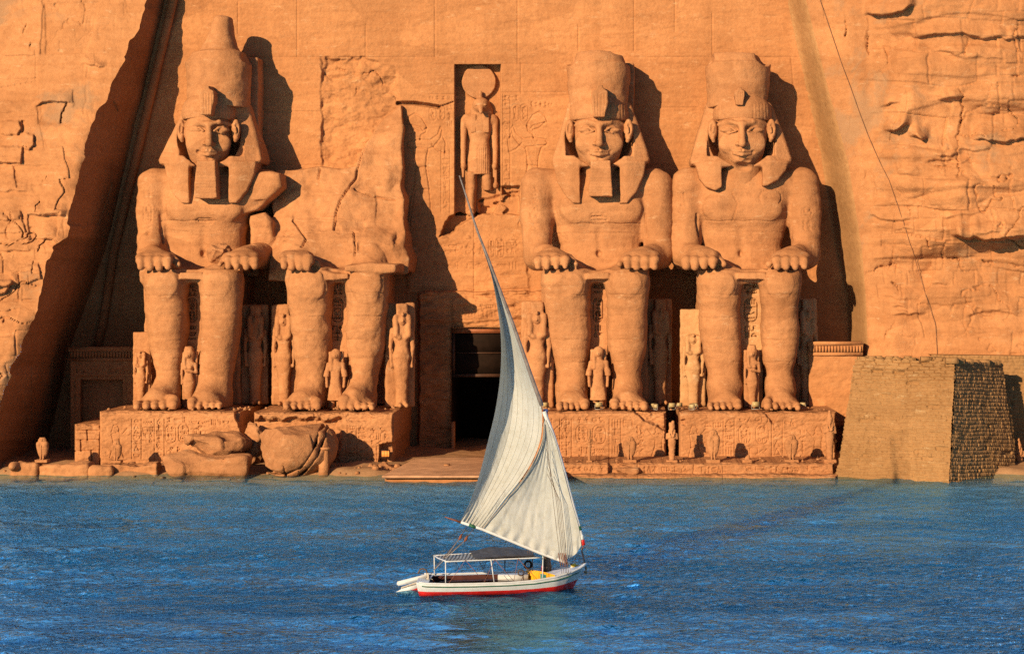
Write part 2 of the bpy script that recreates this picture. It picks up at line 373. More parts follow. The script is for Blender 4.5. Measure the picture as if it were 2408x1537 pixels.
# ------------------------------------------------------------ materials
def nodes(name):
    m = bpy.data.materials.new(name); m.use_nodes = True; nt = m.node_tree; b = next(n for n in nt.nodes if n.type == 'BSDF_PRINCIPLED')
    return m, nt, b
def N(nt, t, **k):
    n = nt.nodes.new(t)
    for a, v in k.items():
        if a.startswith('i_'):
            key = a[2:]; n.inputs[int(key) if key.isdigit() else key.replace('_', ' ')].default_value = v
        else: setattr(n, a, v)
    return n
def ramp(nt, stops):
    r = nt.nodes.new("ShaderNodeValToRGB"); e = r.color_ramp.elements
    while len(e) < len(stops): e.new(.5)
    for el, (p, c) in zip(e, stops): el.position = p; el.color = (*c, 1) if len(c) == 3 else c
    return r
def stone(name, dark, mid, light, pale=None, bump=.5, fine=8.0, strata=1.5, stain=None):
    m, nt, b = nodes(name); L = nt.links.new
    geo = N(nt, "ShaderNodeNewGeometry")
    mp = N(nt, "ShaderNodeMapping"); mp.inputs["Scale"].default_value = (.16, .16, strata); L(geo.outputs["Position"], mp.inputs["Vector"])
    n1 = N(nt, "ShaderNodeTexNoise", i_Scale=1.0, i_Detail=6.0, i_Roughness=.62, i_Distortion=.7); L(mp.outputs[0], n1.inputs["Vector"])
    r1 = ramp(nt, [(.28, dark), (.5, mid), (.72, light)]); L(n1.outputs[0], r1.inputs[0])
    n2 = N(nt, "ShaderNodeTexNoise", i_Scale=.33, i_Detail=5.0, i_Roughness=.6); L(geo.outputs["Position"], n2.inputs["Vector"])
    r2 = ramp(nt, [(.3, tuple(c * .80 for c in mid)), (.52, mid), (.75, tuple(min(1, c * 1.12) for c in mid))]); L(n2.outputs[0], r2.inputs[0])
    mx = N(nt, "ShaderNodeMix", data_type='RGBA'); mx.inputs[0].default_value = .5; L(r1.outputs[0], mx.inputs[6]); L(r2.outputs[0], mx.inputs[7])
    n3 = N(nt, "ShaderNodeTexNoise", i_Scale=3.5, i_Detail=8.0, i_Roughness=.7); L(geo.outputs["Position"], n3.inputs["Vector"])
    r3 = ramp(nt, [(.28, (.80, .78, .76)), (.52, (1, 1, 1)), (.75, (1.10, 1.10, 1.08))]); L(n3.outputs[0], r3.inputs[0])
    mu = N(nt, "ShaderNodeMix", data_type='RGBA', blend_type='MULTIPLY'); mu.inputs[0].default_value = 1.0; L(mx.outputs[2], mu.inputs[6]); L(r3.outputs[0], mu.inputs[7])
    vo = N(nt, "ShaderNodeTexVoronoi", i_Scale=.42, i_Randomness=.75); mpv = N(nt, "ShaderNodeMapping"); mpv.inputs["Scale"].default_value = (.7, .25, 1.25); L(geo.outputs["Position"], mpv.inputs["Vector"]); L(mpv.outputs[0], vo.inputs["Vector"])   # sawn blocks differ a little in tone
    svo = N(nt, "ShaderNodeSeparateColor"); L(vo.outputs["Color"], svo.inputs[0]); rvo = ramp(nt, [(.1, (.90, .88, .87)), (.9, (1.08, 1.09, 1.10))]); L(svo.outputs[0], rvo.inputs[0])
    mv = N(nt, "ShaderNodeMix", data_type='RGBA', blend_type='MULTIPLY'); mv.inputs[0].default_value = .8; L(mu.outputs[2], mv.inputs[6]); L(rvo.outputs[0], mv.inputs[7])
    mps = N(nt, "ShaderNodeMapping"); mps.inputs["Scale"].default_value = (.8, .8, .07); L(geo.outputs["Position"], mps.inputs["Vector"]); nst = N(nt, "ShaderNodeTexNoise", i_Scale=1.0, i_Detail=6.0, i_Roughness=.6); L(mps.outputs[0], nst.inputs["Vector"])   # rain streaks
    rst = ramp(nt, [(.34, (.86, .83, .80)), (.50, (1, 1, 1)), (.72, (1.06, 1.05, 1.05))]); L(nst.outputs[0], rst.inputs[0]); mst = N(nt, "ShaderNodeMix", data_type='RGBA', blend_type='MULTIPLY'); mst.inputs[0].default_value = .7; L(mv.outputs[2], mst.inputs[6]); L(rst.outputs[0], mst.inputs[7])
    col = mst.outputs[2]
    if pale:   # small pale chips and salt streaks
        mp2 = N(nt, "ShaderNodeMapping"); mp2.inputs["Scale"].default_value = (1.1, 1.1, 3.0); L(geo.outputs["Position"], mp2.inputs["Vector"])
        n4 = N(nt, "ShaderNodeTexNoise", i_Scale=1.3, i_Detail=9.0, i_Roughness=.75); L(mp2.outputs[0], n4.inputs["Vector"])
        r4 = ramp(nt, [(.575, (0, 0, 0)), (.70, (.75, .75, .75))]); L(n4.outputs[0], r4.inputs[0])
        m4 = N(nt, "ShaderNodeMix", data_type='RGBA'); L(r4.outputs[0], m4.inputs[0]); L(col, m4.inputs[6]); m4.inputs[7].default_value = (*pale, 1); col = m4.outputs[2]
    if stain:  # weathered grey-brown skin in large ragged patches
        n5 = N(nt, "ShaderNodeTexNoise", i_Scale=.21, i_Detail=7.0, i_Roughness=.68, i_Distortion=.4); L(geo.outputs["Position"], n5.inputs["Vector"])
        r5 = ramp(nt, [(.54, (0, 0, 0)), (.62, (.75, .75, .75))]); L(n5.outputs[0], r5.inputs[0])
        m5 = N(nt, "ShaderNodeMix", data_type='RGBA'); L(r5.outputs[0], m5.inputs[0]); L(col, m5.inputs[6]); m5.inputs[7].default_value = (*stain, 1); col = m5.outputs[2]
    L(col, b.inputs["Base Color"]); b.inputs["Roughness"].default_value = .92; b.inputs["Specular IOR Level"].default_value = .12
    nb = N(nt, "ShaderNodeTexNoise", i_Scale=fine, i_Detail=9.0, i_Roughness=.68); L(geo.outputs["Position"], nb.inputs["Vector"])
    mp3 = N(nt, "ShaderNodeMapping"); mp3.inputs["Scale"].default_value = (.45, .45, 5.0); L(geo.outputs["Position"], mp3.inputs["Vector"])
    ns = N(nt, "ShaderNodeTexNoise", i_Scale=1.0, i_Detail=6.0, i_Roughness=.65, i_Distortion=.5); L(mp3.outputs[0], ns.inputs["Vector"])
    ad = N(nt, "ShaderNodeMath", operation='ADD'); L(nb.outputs[0], ad.inputs[0]); sm = N(nt, 'ShaderNodeMath', operation='MULTIPLY'); sm.inputs[1].default_value = .4; L(ns.outputs[0], sm.inputs[0]); L(sm.outputs[0], ad.inputs[1])
    bp = N(nt, "ShaderNodeBump", i_Strength=bump, i_Distance=.07); L(ad.outputs[0], bp.inputs["Height"]); L(bp.outputs[0], b.inputs["Normal"])
    return m
def plain(name, c, rough=.6, var=.12, scale=8.0, bump=.0, spec=.3, metal=0.0):
    m, nt, b = nodes(name); L = nt.links.new
    tc = N(nt, "ShaderNodeTexCoord"); n = N(nt, "ShaderNodeTexNoise", i_Scale=scale, i_Detail=6.0, i_Roughness=.65); L(tc.outputs["Object"], n.inputs["Vector"])
    r = ramp(nt, [(.3, tuple(v * (1 - var * 1.6) for v in c)), (.6, c), (.8, tuple(min(1, v * (1 + var)) for v in c))]); L(n.outputs[0], r.inputs[0]); L(r.outputs[0], b.inputs["Base Color"])
    b.inputs["Roughness"].default_value = rough; b.inputs["Specular IOR Level"].default_value = spec; b.inputs["Metallic"].default_value = metal
    if bump:
        bp = N(nt, "ShaderNodeBump", i_Strength=bump, i_Distance=.02); L(n.outputs[0], bp.inputs["Height"]); L(bp.outputs[0], b.inputs["Normal"])
    return m
S_WALL = stone("facade sandstone", (0.343, 0.150, 0.060), (0.409, 0.186, 0.077), (0.453, 0.219, 0.095), (0.496, 0.292, 0.153), bump=.35)
S_STAT = stone("statue sandstone", (0.305, 0.137, 0.058), (0.409, 0.193, 0.086), (0.475, 0.242, 0.114), (0.511, 0.314, 0.175), bump=.55, strata=1.2)
S_CLIFF = stone("cliff sandstone", (0.329, 0.146, 0.060), (0.416, 0.193, 0.082), (0.460, 0.230, 0.106), (0.496, 0.307, 0.168), bump=.8, fine=3.5, stain=(0.292, 0.172, 0.095))
S_ROCK = stone("boulder sandstone", (0.292, 0.131, 0.058), (0.380, 0.182, 0.084), (0.438, 0.219, 0.102), (0.467, 0.292, 0.168), bump=.8)
S_PALE = stone("bleached sandstone", (.41, .20, .09), (.46, .255, .118), (.52, .33, .18), (.56, .44, .28), bump=.5)
S_PLASTER = stone("grey mortar", (.285, .155, .066), (.335, .182, .08), (.375, .208, .095), (.40, .24, .12), bump=.35)
S_SHADE = stone("shaded wall sandstone", (0.292, 0.124, 0.050), (0.350, 0.153, 0.062), (0.394, 0.182, 0.080), bump=.6)  # darker copy of the wall stone, shade put into its colour
S_BRICK = stone("mud brick", (.235, .130, .056), (.30, .170, .074), (.345, .20, .094), (.42, .31, .18), bump=.7, fine=6)
S_SAND = stone("sand", (0.307, 0.175, 0.088), (0.365, 0.212, 0.110), (0.402, 0.241, 0.131), bump=.4)
# ------------------------------------------------------------ water and ground
WZ = -9.2
def water():
    m, nt, b = nodes("lake water"); L = nt.links.new
    geo = N(nt, "ShaderNodeNewGeometry"); sep = N(nt, "ShaderNodeSeparateXYZ"); L(geo.outputs["Position"], sep.inputs[0])
    b.inputs["Base Color"].default_value = (.002, .046, .115, 1); b.subsurface_method = "BURLEY"; b.inputs["Subsurface Weight"].default_value = 1.0; b.inputs["Subsurface Radius"].default_value = (5.0, 7.0, 8.0); b.inputs["Subsurface Scale"].default_value = 1.0; b.inputs["Roughness"].default_value = .05
    b.inputs["Specular IOR Level"].default_value = 0.0
    mp = N(nt, "ShaderNodeMapping"); mp.inputs["Scale"].default_value = (1.7, 2.4, 1); L(geo.outputs["Position"], mp.inputs["Vector"])
    n1 = N(nt, "ShaderNodeTexNoise", i_Scale=2.4, i_Detail=4.0, i_Roughness=.55, i_Distortion=.6); L(mp.outputs[0], n1.inputs["Vector"])
    bp = N(nt, "ShaderNodeBump", i_Strength=1.0, i_Distance=.22)
    ng = N(nt, "ShaderNodeTexNoise", i_Scale=.16, i_Detail=3.0, i_Distortion=.8); mpg = N(nt, "ShaderNodeMapping"); mpg.inputs["Scale"].default_value = (.55, 1.7, 1); L(geo.outputs["Position"], mpg.inputs["Vector"]); L(mpg.outputs[0], ng.inputs["Vector"])   # cat's-paws of wind
    mgu = N(nt, "ShaderNodeMapRange"); mgu.inputs[1].default_value = .38; mgu.inputs[2].default_value = .62; mgu.inputs[3].default_value = .35; mgu.inputs[4].default_value = 1.15; L(ng.outputs[0], mgu.inputs[0])
    mhg = N(nt, "ShaderNodeMath", operation='MULTIPLY'); L(n1.outputs[0], mhg.inputs[0]); L(mgu.outputs[0], mhg.inputs[1]); 
    vs = N(nt, "ShaderNodeVectorMath", operation='SUBTRACT'); vs.inputs[1].default_value = (-3.0, 47.6, WZ); L(geo.outputs["Position"], vs.inputs[0]); vm = N(nt, "ShaderNodeVectorMath", operation='MULTIPLY'); vm.inputs[1].default_value = (.40, .19, 0); L(vs.outputs[0], vm.inputs[0]); vl = N(nt, "ShaderNodeVectorMath", operation='LENGTH'); L(vm.outputs[0], vl.inputs[0])
    ml = N(nt, "ShaderNodeMapRange"); ml.interpolation_type = 'SMOOTHSTEP'; ml.inputs[1].default_value = .45; ml.inputs[2].default_value = 1.25; ml.inputs[3].default_value = .15; ml.inputs[4].default_value = 1.0; L(vl.outputs["Value"], ml.inputs[0])      # smoother water in the lee of the boat
    mh2 = N(nt, "ShaderNodeMath", operation='MULTIPLY'); L(mhg.outputs[0], mh2.inputs[0]); L(ml.outputs[0], mh2.inputs[1]); L(mh2.outputs[0], bp.inputs["Height"]); L(bp.outputs[0], b.inputs["Normal"])
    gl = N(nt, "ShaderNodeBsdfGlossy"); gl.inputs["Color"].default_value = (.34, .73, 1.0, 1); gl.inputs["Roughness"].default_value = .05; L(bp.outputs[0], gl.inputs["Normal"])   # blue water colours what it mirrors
    fr = N(nt, "ShaderNodeFresnel"); fr.inputs[0].default_value = 1.5; L(bp.outputs[0], fr.inputs[1]); mg = N(nt, "ShaderNodeMixShader"); fm = N(nt, "ShaderNodeMath", operation="MULTIPLY_ADD"); fm.inputs[1].default_value = 1.0; fm.inputs[2].default_value = .12; fm.use_clamp = True; L(fr.outputs[0], fm.inputs[0]); L(fm.outputs[0], mg.inputs[0]); df_ = N(nt, "ShaderNodeBsdfDiffuse"); df_.inputs[0].default_value = (.004, .10, .24, 1); L(bp.outputs[0], df_.inputs["Normal"])
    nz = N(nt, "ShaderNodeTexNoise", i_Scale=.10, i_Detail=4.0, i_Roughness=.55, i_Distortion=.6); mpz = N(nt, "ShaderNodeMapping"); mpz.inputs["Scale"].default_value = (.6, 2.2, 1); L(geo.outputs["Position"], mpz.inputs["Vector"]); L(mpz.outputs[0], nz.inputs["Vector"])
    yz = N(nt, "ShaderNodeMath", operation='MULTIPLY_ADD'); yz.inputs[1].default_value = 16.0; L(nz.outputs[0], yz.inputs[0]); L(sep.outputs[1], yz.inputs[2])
    dz = N(nt, "ShaderNodeMapRange"); dz.inputs[1].default_value = 53.0; dz.inputs[2].default_value = 90.0; L(yz.outputs[0], dz.inputs[0])     # navy near, pale far: distant haze and sky sheen painted into the colour
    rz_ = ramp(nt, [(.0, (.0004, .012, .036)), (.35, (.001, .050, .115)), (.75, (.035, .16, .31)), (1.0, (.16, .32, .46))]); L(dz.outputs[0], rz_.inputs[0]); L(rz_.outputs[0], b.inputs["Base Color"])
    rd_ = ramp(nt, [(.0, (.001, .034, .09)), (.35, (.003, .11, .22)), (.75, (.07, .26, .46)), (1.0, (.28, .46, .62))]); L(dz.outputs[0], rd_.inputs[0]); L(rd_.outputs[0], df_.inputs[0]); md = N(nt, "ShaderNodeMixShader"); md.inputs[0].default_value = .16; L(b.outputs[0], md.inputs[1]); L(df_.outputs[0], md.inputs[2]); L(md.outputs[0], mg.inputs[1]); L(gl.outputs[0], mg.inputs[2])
    tr = N(nt, "ShaderNodeBsdfTransparent"); tr.inputs[0].default_value = (.75, .9, .95, 1)   # shallow clear water along the bank
    mr = N(nt, "ShaderNodeMapRange"); mr.inputs[1].default_value = 76.0; mr.inputs[2].default_value = 80.3; mr.inputs[3].default_value = 0; mr.inputs[4].default_value = .88
    L(sep.outputs[1], mr.inputs[0]); ms = N(nt, "ShaderNodeMixShader"); L(mr.outputs[0], ms.inputs[0]); L(mg.outputs[0], ms.inputs[1]); L(tr.outputs[0], ms.inputs[2])
    out = next(n for n in nt.nodes if n.type == 'OUTPUT_MATERIAL'); L(ms.outputs[0], out.inputs[0])
    def sheet(xs, ys):
        X, Y = np.meshgrid(xs, ys); R = np.random.RandomState(4); Z = np.zeros_like(X)
        calm = ss(1.6, .2, sdpoly(X, Y, [(-14, 50.2), (-8, 51.4), (-5.6, 51.6), (-5.4, 50.4), (-8, 48.6), (-13, 47.0)]))
        calm = np.maximum(calm, .85 * ss(1.2, .4, np.hypot((X + 3.0) * .40, (Y - 47.6) * .19)))
        gust = .65 + .5 * fbm(X * .05, Y * .09, 0, 3, 21)
        for i in range(70):
            lam = 10 ** R.uniform(-.5, .35); th = R.normal(1.35, .55); k = 2 * np.pi / lam
            a = .0062 * lam ** .9 * R.uniform(.5, 1.2)
            ph = k * (X * math.cos(th) + Y * math.sin(th)) + R.uniform(0, 6.28); ph = ph + .8 * math.sin(i) * np.sin(X * .21 + i) + .6 * np.cos(Y * .17 + 2 * i)
            Z += a * (np.sin(ph) + .25 * np.sin(2 * ph + 1.5)) * (gust if lam < 1.6 else 1) * (1 - .75 * calm * (lam < 1.8))
        # bow and stern waves of the boat
        for x0, y0, dx, dy, l, a in ((-5.75, 51.2, -1, -.16, 8, .035), (-5.7, 51.6, -1, .10, 7, .03), (-1.25, 51.9, -1, -.30, 2.2, .03)):
            t = ((X - x0) * dx + (Y - y0) * dy) / math.hypot(dx, dy); q = ((X - x0) * dy - (Y - y0) * dx) / math.hypot(dx, dy)
            Z += a * np.exp(-(q / (.12 + .05 * np.clip(t, 0, 9))) ** 2) * ss(-.2, .4, t) * ss(l, l * .3, t)
        return X, Y, Z
    xs = np.arange(-34, 24, .085); ys = np.concatenate([np.arange(38, 62, .06), np.arange(62, 84.01, .11)])
    X, Y, Z = sheet(xs, ys); Z *= ss(84, 79, Y) * .8 + .2
    V = np.stack([X, Y, WZ + Z], -1).reshape(-1, 3); ny, nx = X.shape
    i, j = np.meshgrid(np.arange(ny - 1), np.arange(nx - 1), indexing='ij')
    Q = [np.stack([i * nx + j, i * nx + j + 1, (i + 1) * nx + j + 1, (i + 1) * nx + j], -1).reshape(-1, 4)]
    # open water beyond the finely rippled part
    c = len(V); x0, x1, y0 = xs[0], xs[-1], ys[0]; y1 = ys[-1]
    V = np.concatenate([V, [(-300, -200, WZ), (300, -200, WZ), (300, y0, WZ), (-300, y0, WZ), (-300, y1, WZ), (x0, y1, WZ), (x0, y0, WZ), (x1, y0, WZ), (x1, y1, WZ), (300, y1, WZ)]])
    Q.append(np.array([(c, c + 1, c + 2, c + 3), (c + 3, c + 6, c + 5, c + 4), (c + 7, c + 2, c + 9, c + 8)]))
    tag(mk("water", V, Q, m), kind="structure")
    bed = plain("lake bed", (.30, .20, .12), .95, .25, .6)
    tag(MB().grid([[(-300, -200, WZ - 3), (300, -200, WZ - 3)], [(-300, 72, WZ - 2.2), (300, 72, WZ - 2.2)], [(-300, 79.5, WZ - .5), (300, 79.5, WZ - .5)], [(-300, 84, WZ - .35), (300, 84, WZ - .35)]]).build("lake_bed", bed), kind="structure")
water()
gx = np.linspace(-40, 30, 240); gy = np.linspace(78.6, 96, 80); GX, GY = np.meshgrid(gx, gy)
GZ = WZ + .22 + .16 * fbm(GX * .5, GY * .5, 0, 4, 3) - 1.2 * ss(81.9, 79.6, GY + .6 * vn(GX * .35, 0, 0, 5))
tag(mk("sand_ground", np.stack([GX, GY, GZ], -1), MB().grid(np.stack([GX, GY, GZ], -1)).Q[0], S_SAND), kind="structure")

# ------------------------------------------------------------ rock relief shared by the cliffs
def blocks(x, z, h, w, seed):
    zz = z / h + .18 * fbm(x * .25, z * .25, 0, 3, seed); row = np.floor(zz).astype(np.int64)
    xx = x / w + 7 * _h(row, row * 0, row * 0, seed) + .16 * fbm(x * .3, z * .5, 0, 3, seed + 2); col = np.floor(xx).astype(np.int64)
    off = _h(row, col, row * 0, seed + 1); fx, fz = xx - col, zz - row
    e = np.minimum(np.minimum(fx, 1 - fx) * w, np.minimum(fz, 1 - fz) * h)
    g = ss(.09, .0, e) * (_h(row, col, row * 0 + 3, seed) > .35)
    return -off, g
def relief(x, z, seed, strata=1.0, blk=1.0, fac_=.7):
    r = -.45 * fbm(x * .13, z * .16, 0, 4, seed)
    t = z * .75 + .55 * fbm(x * .12, z * .12, 0, 3, seed + 4); bed = vn(x * .06, 0, t, seed + 6); bed = np.sign(bed) * np.abs(bed) ** .45
    r = r - strata * .20 * bed
    t2 = z * 2.6 + .5 * fbm(x * .3, z * .2, 0, 3, seed + 8); r = r - strata * .07 * np.sign(vn(x * .12, 0, t2, seed + 9)) * np.abs(vn(x * .12, 0, t2, seed + 9)) ** .5
    o1, g1 = blocks(x, z, 1.5, 2.4, seed + 20); o2, g2 = blocks(x + 3, z, .62, 1.1, seed + 30); sel = ss(.0, .35, vn(x * .2, z * .25, 0, seed + 40))
    r = r + blk * (.22 * o1 + .10 * g1 + sel * (.16 * o2 + .07 * g2))
    f = np.abs(fbm(x * .45, z * .55, 0, 4, seed + 50)); r = r + .22 * ss(.05, 0, f) * ss(-.1, .3, vn(x * .15, z * .15, 1, seed + 51))
    fc_ = facets(x + .5 * fbm(x * .5, z * .5, 0, 3, seed + 70), z * 1.7 + .4 * fbm(x * .7, z * .7, 0, 3, seed + 71), 2.1, seed + 72, .7); f2 = facets(x, z * 1.6 + .2 * fbm(x, z, 0, 2, seed + 74), .8, seed + 73, .7)
    return r + fac_ * (.30 * fc_ + .10 * f2 * ss(-.2, .3, vn(x * .22, z * .22, 2, seed + 75))) + .035 * fbm(x * 1.6, z * 2.2, 0, 4, seed + 60)
def curvi(fl, fr, y0, y1, ny, nx, depth, pw=1.0):
    h = HF(0, 1, 0, 1, 1, 0.0); ys = np.linspace(y0, y1, ny); s = np.linspace(0, 1, nx) ** pw
    l, r = fl(ys), fr(ys); h.PX = l[:, None] + (r - l)[:, None] * s[None]; h.PY = np.repeat(ys[:, None], nx, 1)
    h.S = np.repeat(s[None], ny, 0); h.D = depth(h.PX, h.PY, h.S); h.keep = np.ones((ny - 1, nx - 1), bool)
    h._sl = lambda lo, hi: (slice(None), slice(None)); return h
def tab(P):
    P = np.array(P, float); return lambda v: np.interp(v, P[:, 0], P[:, 1])
def crack(h, P, w, d, seed=0):
    P = np.array(P, float); t = np.r_[0, np.cumsum(np.hypot(*np.diff(P, axis=0).T))]; u = np.arange(0, t[-1], 5.0)
    Q = np.stack([np.interp(u, t, P[:, 0]), np.interp(u, t, P[:, 1])], -1); Q[:, 0] += 5 * fbm(u * .07, 0, 0, 3, seed); Q[:, 1] += 5 * fbm(u * .07, 9, 0, 3, seed + 1)
    k = vn(u * .03, 3, 0, seed + 2)
    for i in range(len(u) - 1):
        if k[i] > -.45: h.stroke([Q[i:i + 2]], w * (.75 + .5 * k[i]), d * (.6 + .6 * k[i]))
def ledge(h, P, depth, up=26.0):
    P = np.array(P, float); ly = np.interp(h.PX, P[:, 0], P[:, 1]) + 5 * fbm(h.PX * .035, 0, 0, 2, int(P[0, 0])) + 2.5 * facets(h.PX * .06, h.PX * 0, 1.0, int(P[0, 0]), 1.0)
    inx = ss(P[0, 0] - 14, P[0, 0] + 14, h.PX) * ss(P[-1, 0] + 14, P[-1, 0] - 14, h.PX); u = ly - h.PY
    h.D -= depth * inx * np.where(u > 0, np.exp(-(u / up) ** 2), ss(-5, 0, u))

# ------------------------------------------------------------ left cliff and its inner wall
Epx = tab([(-140, 400), (-60, 368), (0, 345), (60, 322), (180, 270), (230, 247), (290, 215), (320, 205), (400, 188), (470, 170), (520, 158), (560, 152), (578, 128), (610, 110), (690, 95), (740, 80), (790, 60), (840, 38), (880, 20), (940, 0), (1000, -18), (1140, -52)])
Edp = tab([(-140, 91), (-60, 90.3), (0, 89.9), (180, 88.5), (300, 87.3), (400, 86.2), (560, 84.3), (700, 83), (880, 81.8), (1140, 81)])
Bpx = tab([(-140, 428), (0, 390), (588, 250), (820, 165), (1140, 95)])
def ejag(y): return Epx(y) + 2.6 * fbm(y * .05, 0, 0, 4, 77) + 6 * ss(.25, .6, vn(y * .035, 0, 0, 78))
def dl(px, py, s):
    d = Edp(py) + (1 - s) * 1.0
    x, z = wx(px, 86.0), wz(py, 86.0); lower = ss(180, 420, py)
    return d + (relief(x, z, 101, .5, .7, .35) * (.35 + .75 * lower)) * ss(1.0, .93, s) ** .5
cl = curvi(lambda y: y * 0 - 330, ejag, -140, 1140, 520, 290, dl, .85)
for P, dp in (([(-20, 345), (54, 344), (47, 383), (-20, 384)], -.20), ([(58, 312), (79, 317), (81, 340), (68, 352), (56, 350)], -.25), ([(0, 286), (44, 283), (52, 300), (40, 317), (0, 315)], -.22), ([(52, 284), (58, 285), (56, 312), (51, 312)], .18), ([(135, 225), (170, 210), (172, 250), (140, 262)], -.07), ([(85, 243), (160, 238), (150, 290), (90, 292)], .08), ([(-60, 0), (100, 0), (95, 130), (-60, 132)], -.07), ([(105, 10), (235, 5), (205, 126), (108, 128)], .06), ([(-60, 185), (90, 184), (84, 238), (-60, 240)], .08), ([(30, 390), (118, 388), (100, 432), (40, 440)], .12), ([(-60, 500), (48, 496), (60, 545), (-60, 556)], -.14), ([(66, 505), (140, 500), (135, 560), (70, 566)], .12), ([(-60, 655), (30, 660), (10, 690), (-60, 700)], -.35), ([(20, 640), (90, 618), (95, 655), (40, 672)], -.18), ([(-60, 740), (45, 725), (30, 790), (-60, 800)], .15)):
    cl.area(P, dp, 1.6, 2.0, int(abs(P[0][0]) + P[0][1]))
for P, dp, up in (([(85, 242), (165, 236)], .28, 20), ([(-20, 384), (48, 383)], .2, 16), ([(70, 500), (152, 503)], .38, 22), ([(95, 560), (150, 568)], .5, 26), ([(-20, 522), (45, 515)], .2, 18), ([(198, 148), (240, 158)], .25, 14), ([(105, 612), (152, 622)], .3, 20), ([(-20, 682), (35, 667)], .35, 20), ([(10, 130), (95, 127)], .05, 20), ([(-40, 262), (50, 264)], .10, 18), ([(0, 590), (70, 584)], .2, 22), ([(-40, 452), (70, 446)], .16, 24)): ledge(cl, P, dp, up)
for P in ([(48, 300), (47, 345)], [(150, 240), (146, 290)], [(90, 470), (84, 500)], [(60, 60), (55, 90)], [(70, 100), (68, 124)], [(110, 560), (88, 590)], [(112, 415), (92, 438)]): crack(cl, P, 2.0, .16, int(P[0][0]) + 500)
o = cl.build("cliff_left", S_CLIFF); tag(o, kind="structure")
def di(px, py, s):
    d = Edp(py) + (92.1 - Edp(py)) * s; x, z = px * .03, wz(py, 88)
    return d + (.10 * fbm(x, d * .35, z * .35, 4, 9) + .05 * vn(0, d * .2, z * 1.1, 12)) * ss(0, .05, s) * ss(1, .95, s)
iw = curvi(ejag, Bpx, -140, 1140, 420, 130, di)
for P in ([(-10, 835), (74, 850), (74, 1110), (-10, 1110)], [(85, 1000), (150, 1000), (150, 1110), (85, 1110)]): iw.area(P, .18, 1.5)
iw.area([(20, 860), (60, 868), (60, 1110), (20, 1110)], .12, 1.5)
iw.stroke([[(265, 238), (275, 260)], [(262, 430), (250, 470), (225, 540)], [(170, 720), (160, 790), (150, 860)], [(190, 590), (240, 640)]], 3, .12)
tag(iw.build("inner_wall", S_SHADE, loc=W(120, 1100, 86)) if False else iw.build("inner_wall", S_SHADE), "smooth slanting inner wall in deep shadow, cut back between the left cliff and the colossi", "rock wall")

# ------------------------------------------------------------ right cliff
Xl = tab([(-140, 1838), (0, 1851), (386, 1934), (588, 1965), (706, 1990), (800, 1994), (1140, 2000)])
Xr = tab([(-140, 1878), (0, 1895), (200, 1945), (383, 1995), (588, 2027), (700, 2036), (840, 2042), (1140, 2060)])
Rdp = tab([(-140, 90.7), (0, 90.3), (200, 89.9), (383, 89.4), (588, 88.9), (800, 88.4), (1140, 88)])
def dband(px, py, s):
    return 92.0 + (Rdp(py) - 92.0) * ss(0, 1.05, s) ** .9 + .05 * fbm(px * .02, py * .03, 0, 4, 31) * (1 - s) + .02 * fbm(px * .2, py * .2, 0, 2, 33)
bd = curvi(Xl, Xr, -140, 1140, 420, 44, dband)
def dr(px, py, s):
    x, z = wx(px, 85.0), wz(py, 85.0)
    bulge = -1.6 * ss(2035, 2150, px) * ss(640, 420, py) - .9 * ss(2100, 2260, px) * ss(620, 500, py) * ss(380, 470, py)
    rough = .30 + .70 * ss(2030, 2090, px) * ss(860, 560, py)
    return Rdp(py) - .5 * ss(0, .1, s) + bulge + rough * relief(x, z, 202, .9, .8, 1.7) * ss(0, .05, s)
cr = curvi(Xr, lambda y: y * 0 + 2760, -140, 1140, 520, 340, dr, 1.15)
ledge(cr, [(2041, 31), (2098, 27), (2144, 15)], .7); ledge(cr, [(2247, 550), (2320, 562), (2358, 558), (2500, 545)], 1.3, 34); ledge(cr, [(2087, 306), (2110, 300), (2133, 287)], .8, 24)
ledge(cr, [(2146, 322), (2176, 325)], .8, 22); ledge(cr, [(2293, 327), (2390, 325), (2420, 318)], .5); ledge(cr, [(2075, 248), (2110, 238)], .35); ledge(cr, [(2209, 228), (2258, 224)], .35, 18)
ledge(cr, [(2050, 505), (2100, 520), (2140, 508)], .25, 30); ledge(cr, [(2150, 85), (2250, 80), (2385, 88)], .3, 16); ledge(cr, [(2200, 362), (2250, 360)], .2, 12)
RL = random.Random(12)
for k in range(20):
    x0, y0, l = RL.uniform(2040, 2420), RL.uniform(-60, 800), RL.uniform(30, 120); sl_ = RL.uniform(-.12, .10); ledge(cr, [(x0, y0), (x0 + l * .5, y0 + l * .5 * sl_ + RL.uniform(-5, 5)), (x0 + l, y0 + l * sl_)], RL.uniform(.06, .24) * (1 if x0 > 2100 else .5), RL.uniform(8, 26))
for P in ([(2258, 185), (2262, 255), (2252, 330), (2256, 420)], [(2272, 40), (2275, 130)], [(2108, 440), (2138, 475), (2142, 510), (2118, 523)], [(2101, 662), (2110, 672), (2112, 730), (2088, 774), (2086, 805)], [(2032, 405), (2036, 420)], [(2040, 70), (2044, 130)], [(2392, 10), (2396, 60), (2385, 90), (2400, 150)], [(2200, 390), (2258, 392)], [(1990, 50), (1985, 85)], [(2180, 560), (2190, 600), (2300, 612), (2420, 630)], [(2258, 600), (2262, 640)], [(2040, 640), (2100, 620), (2110, 640)], [(2395, 182), (2350, 190), (2340, 210)]):
    crack(cr, P, 2.4, .14, int(P[0][0]))
rk = tag(cr.build("cliff_right", S_CLIFF), kind="structure")
bnd = tag(bd.build("mortar_band", S_PLASTER), "smooth greyish mortared edge running down between facade and right cliff", "rock edge")

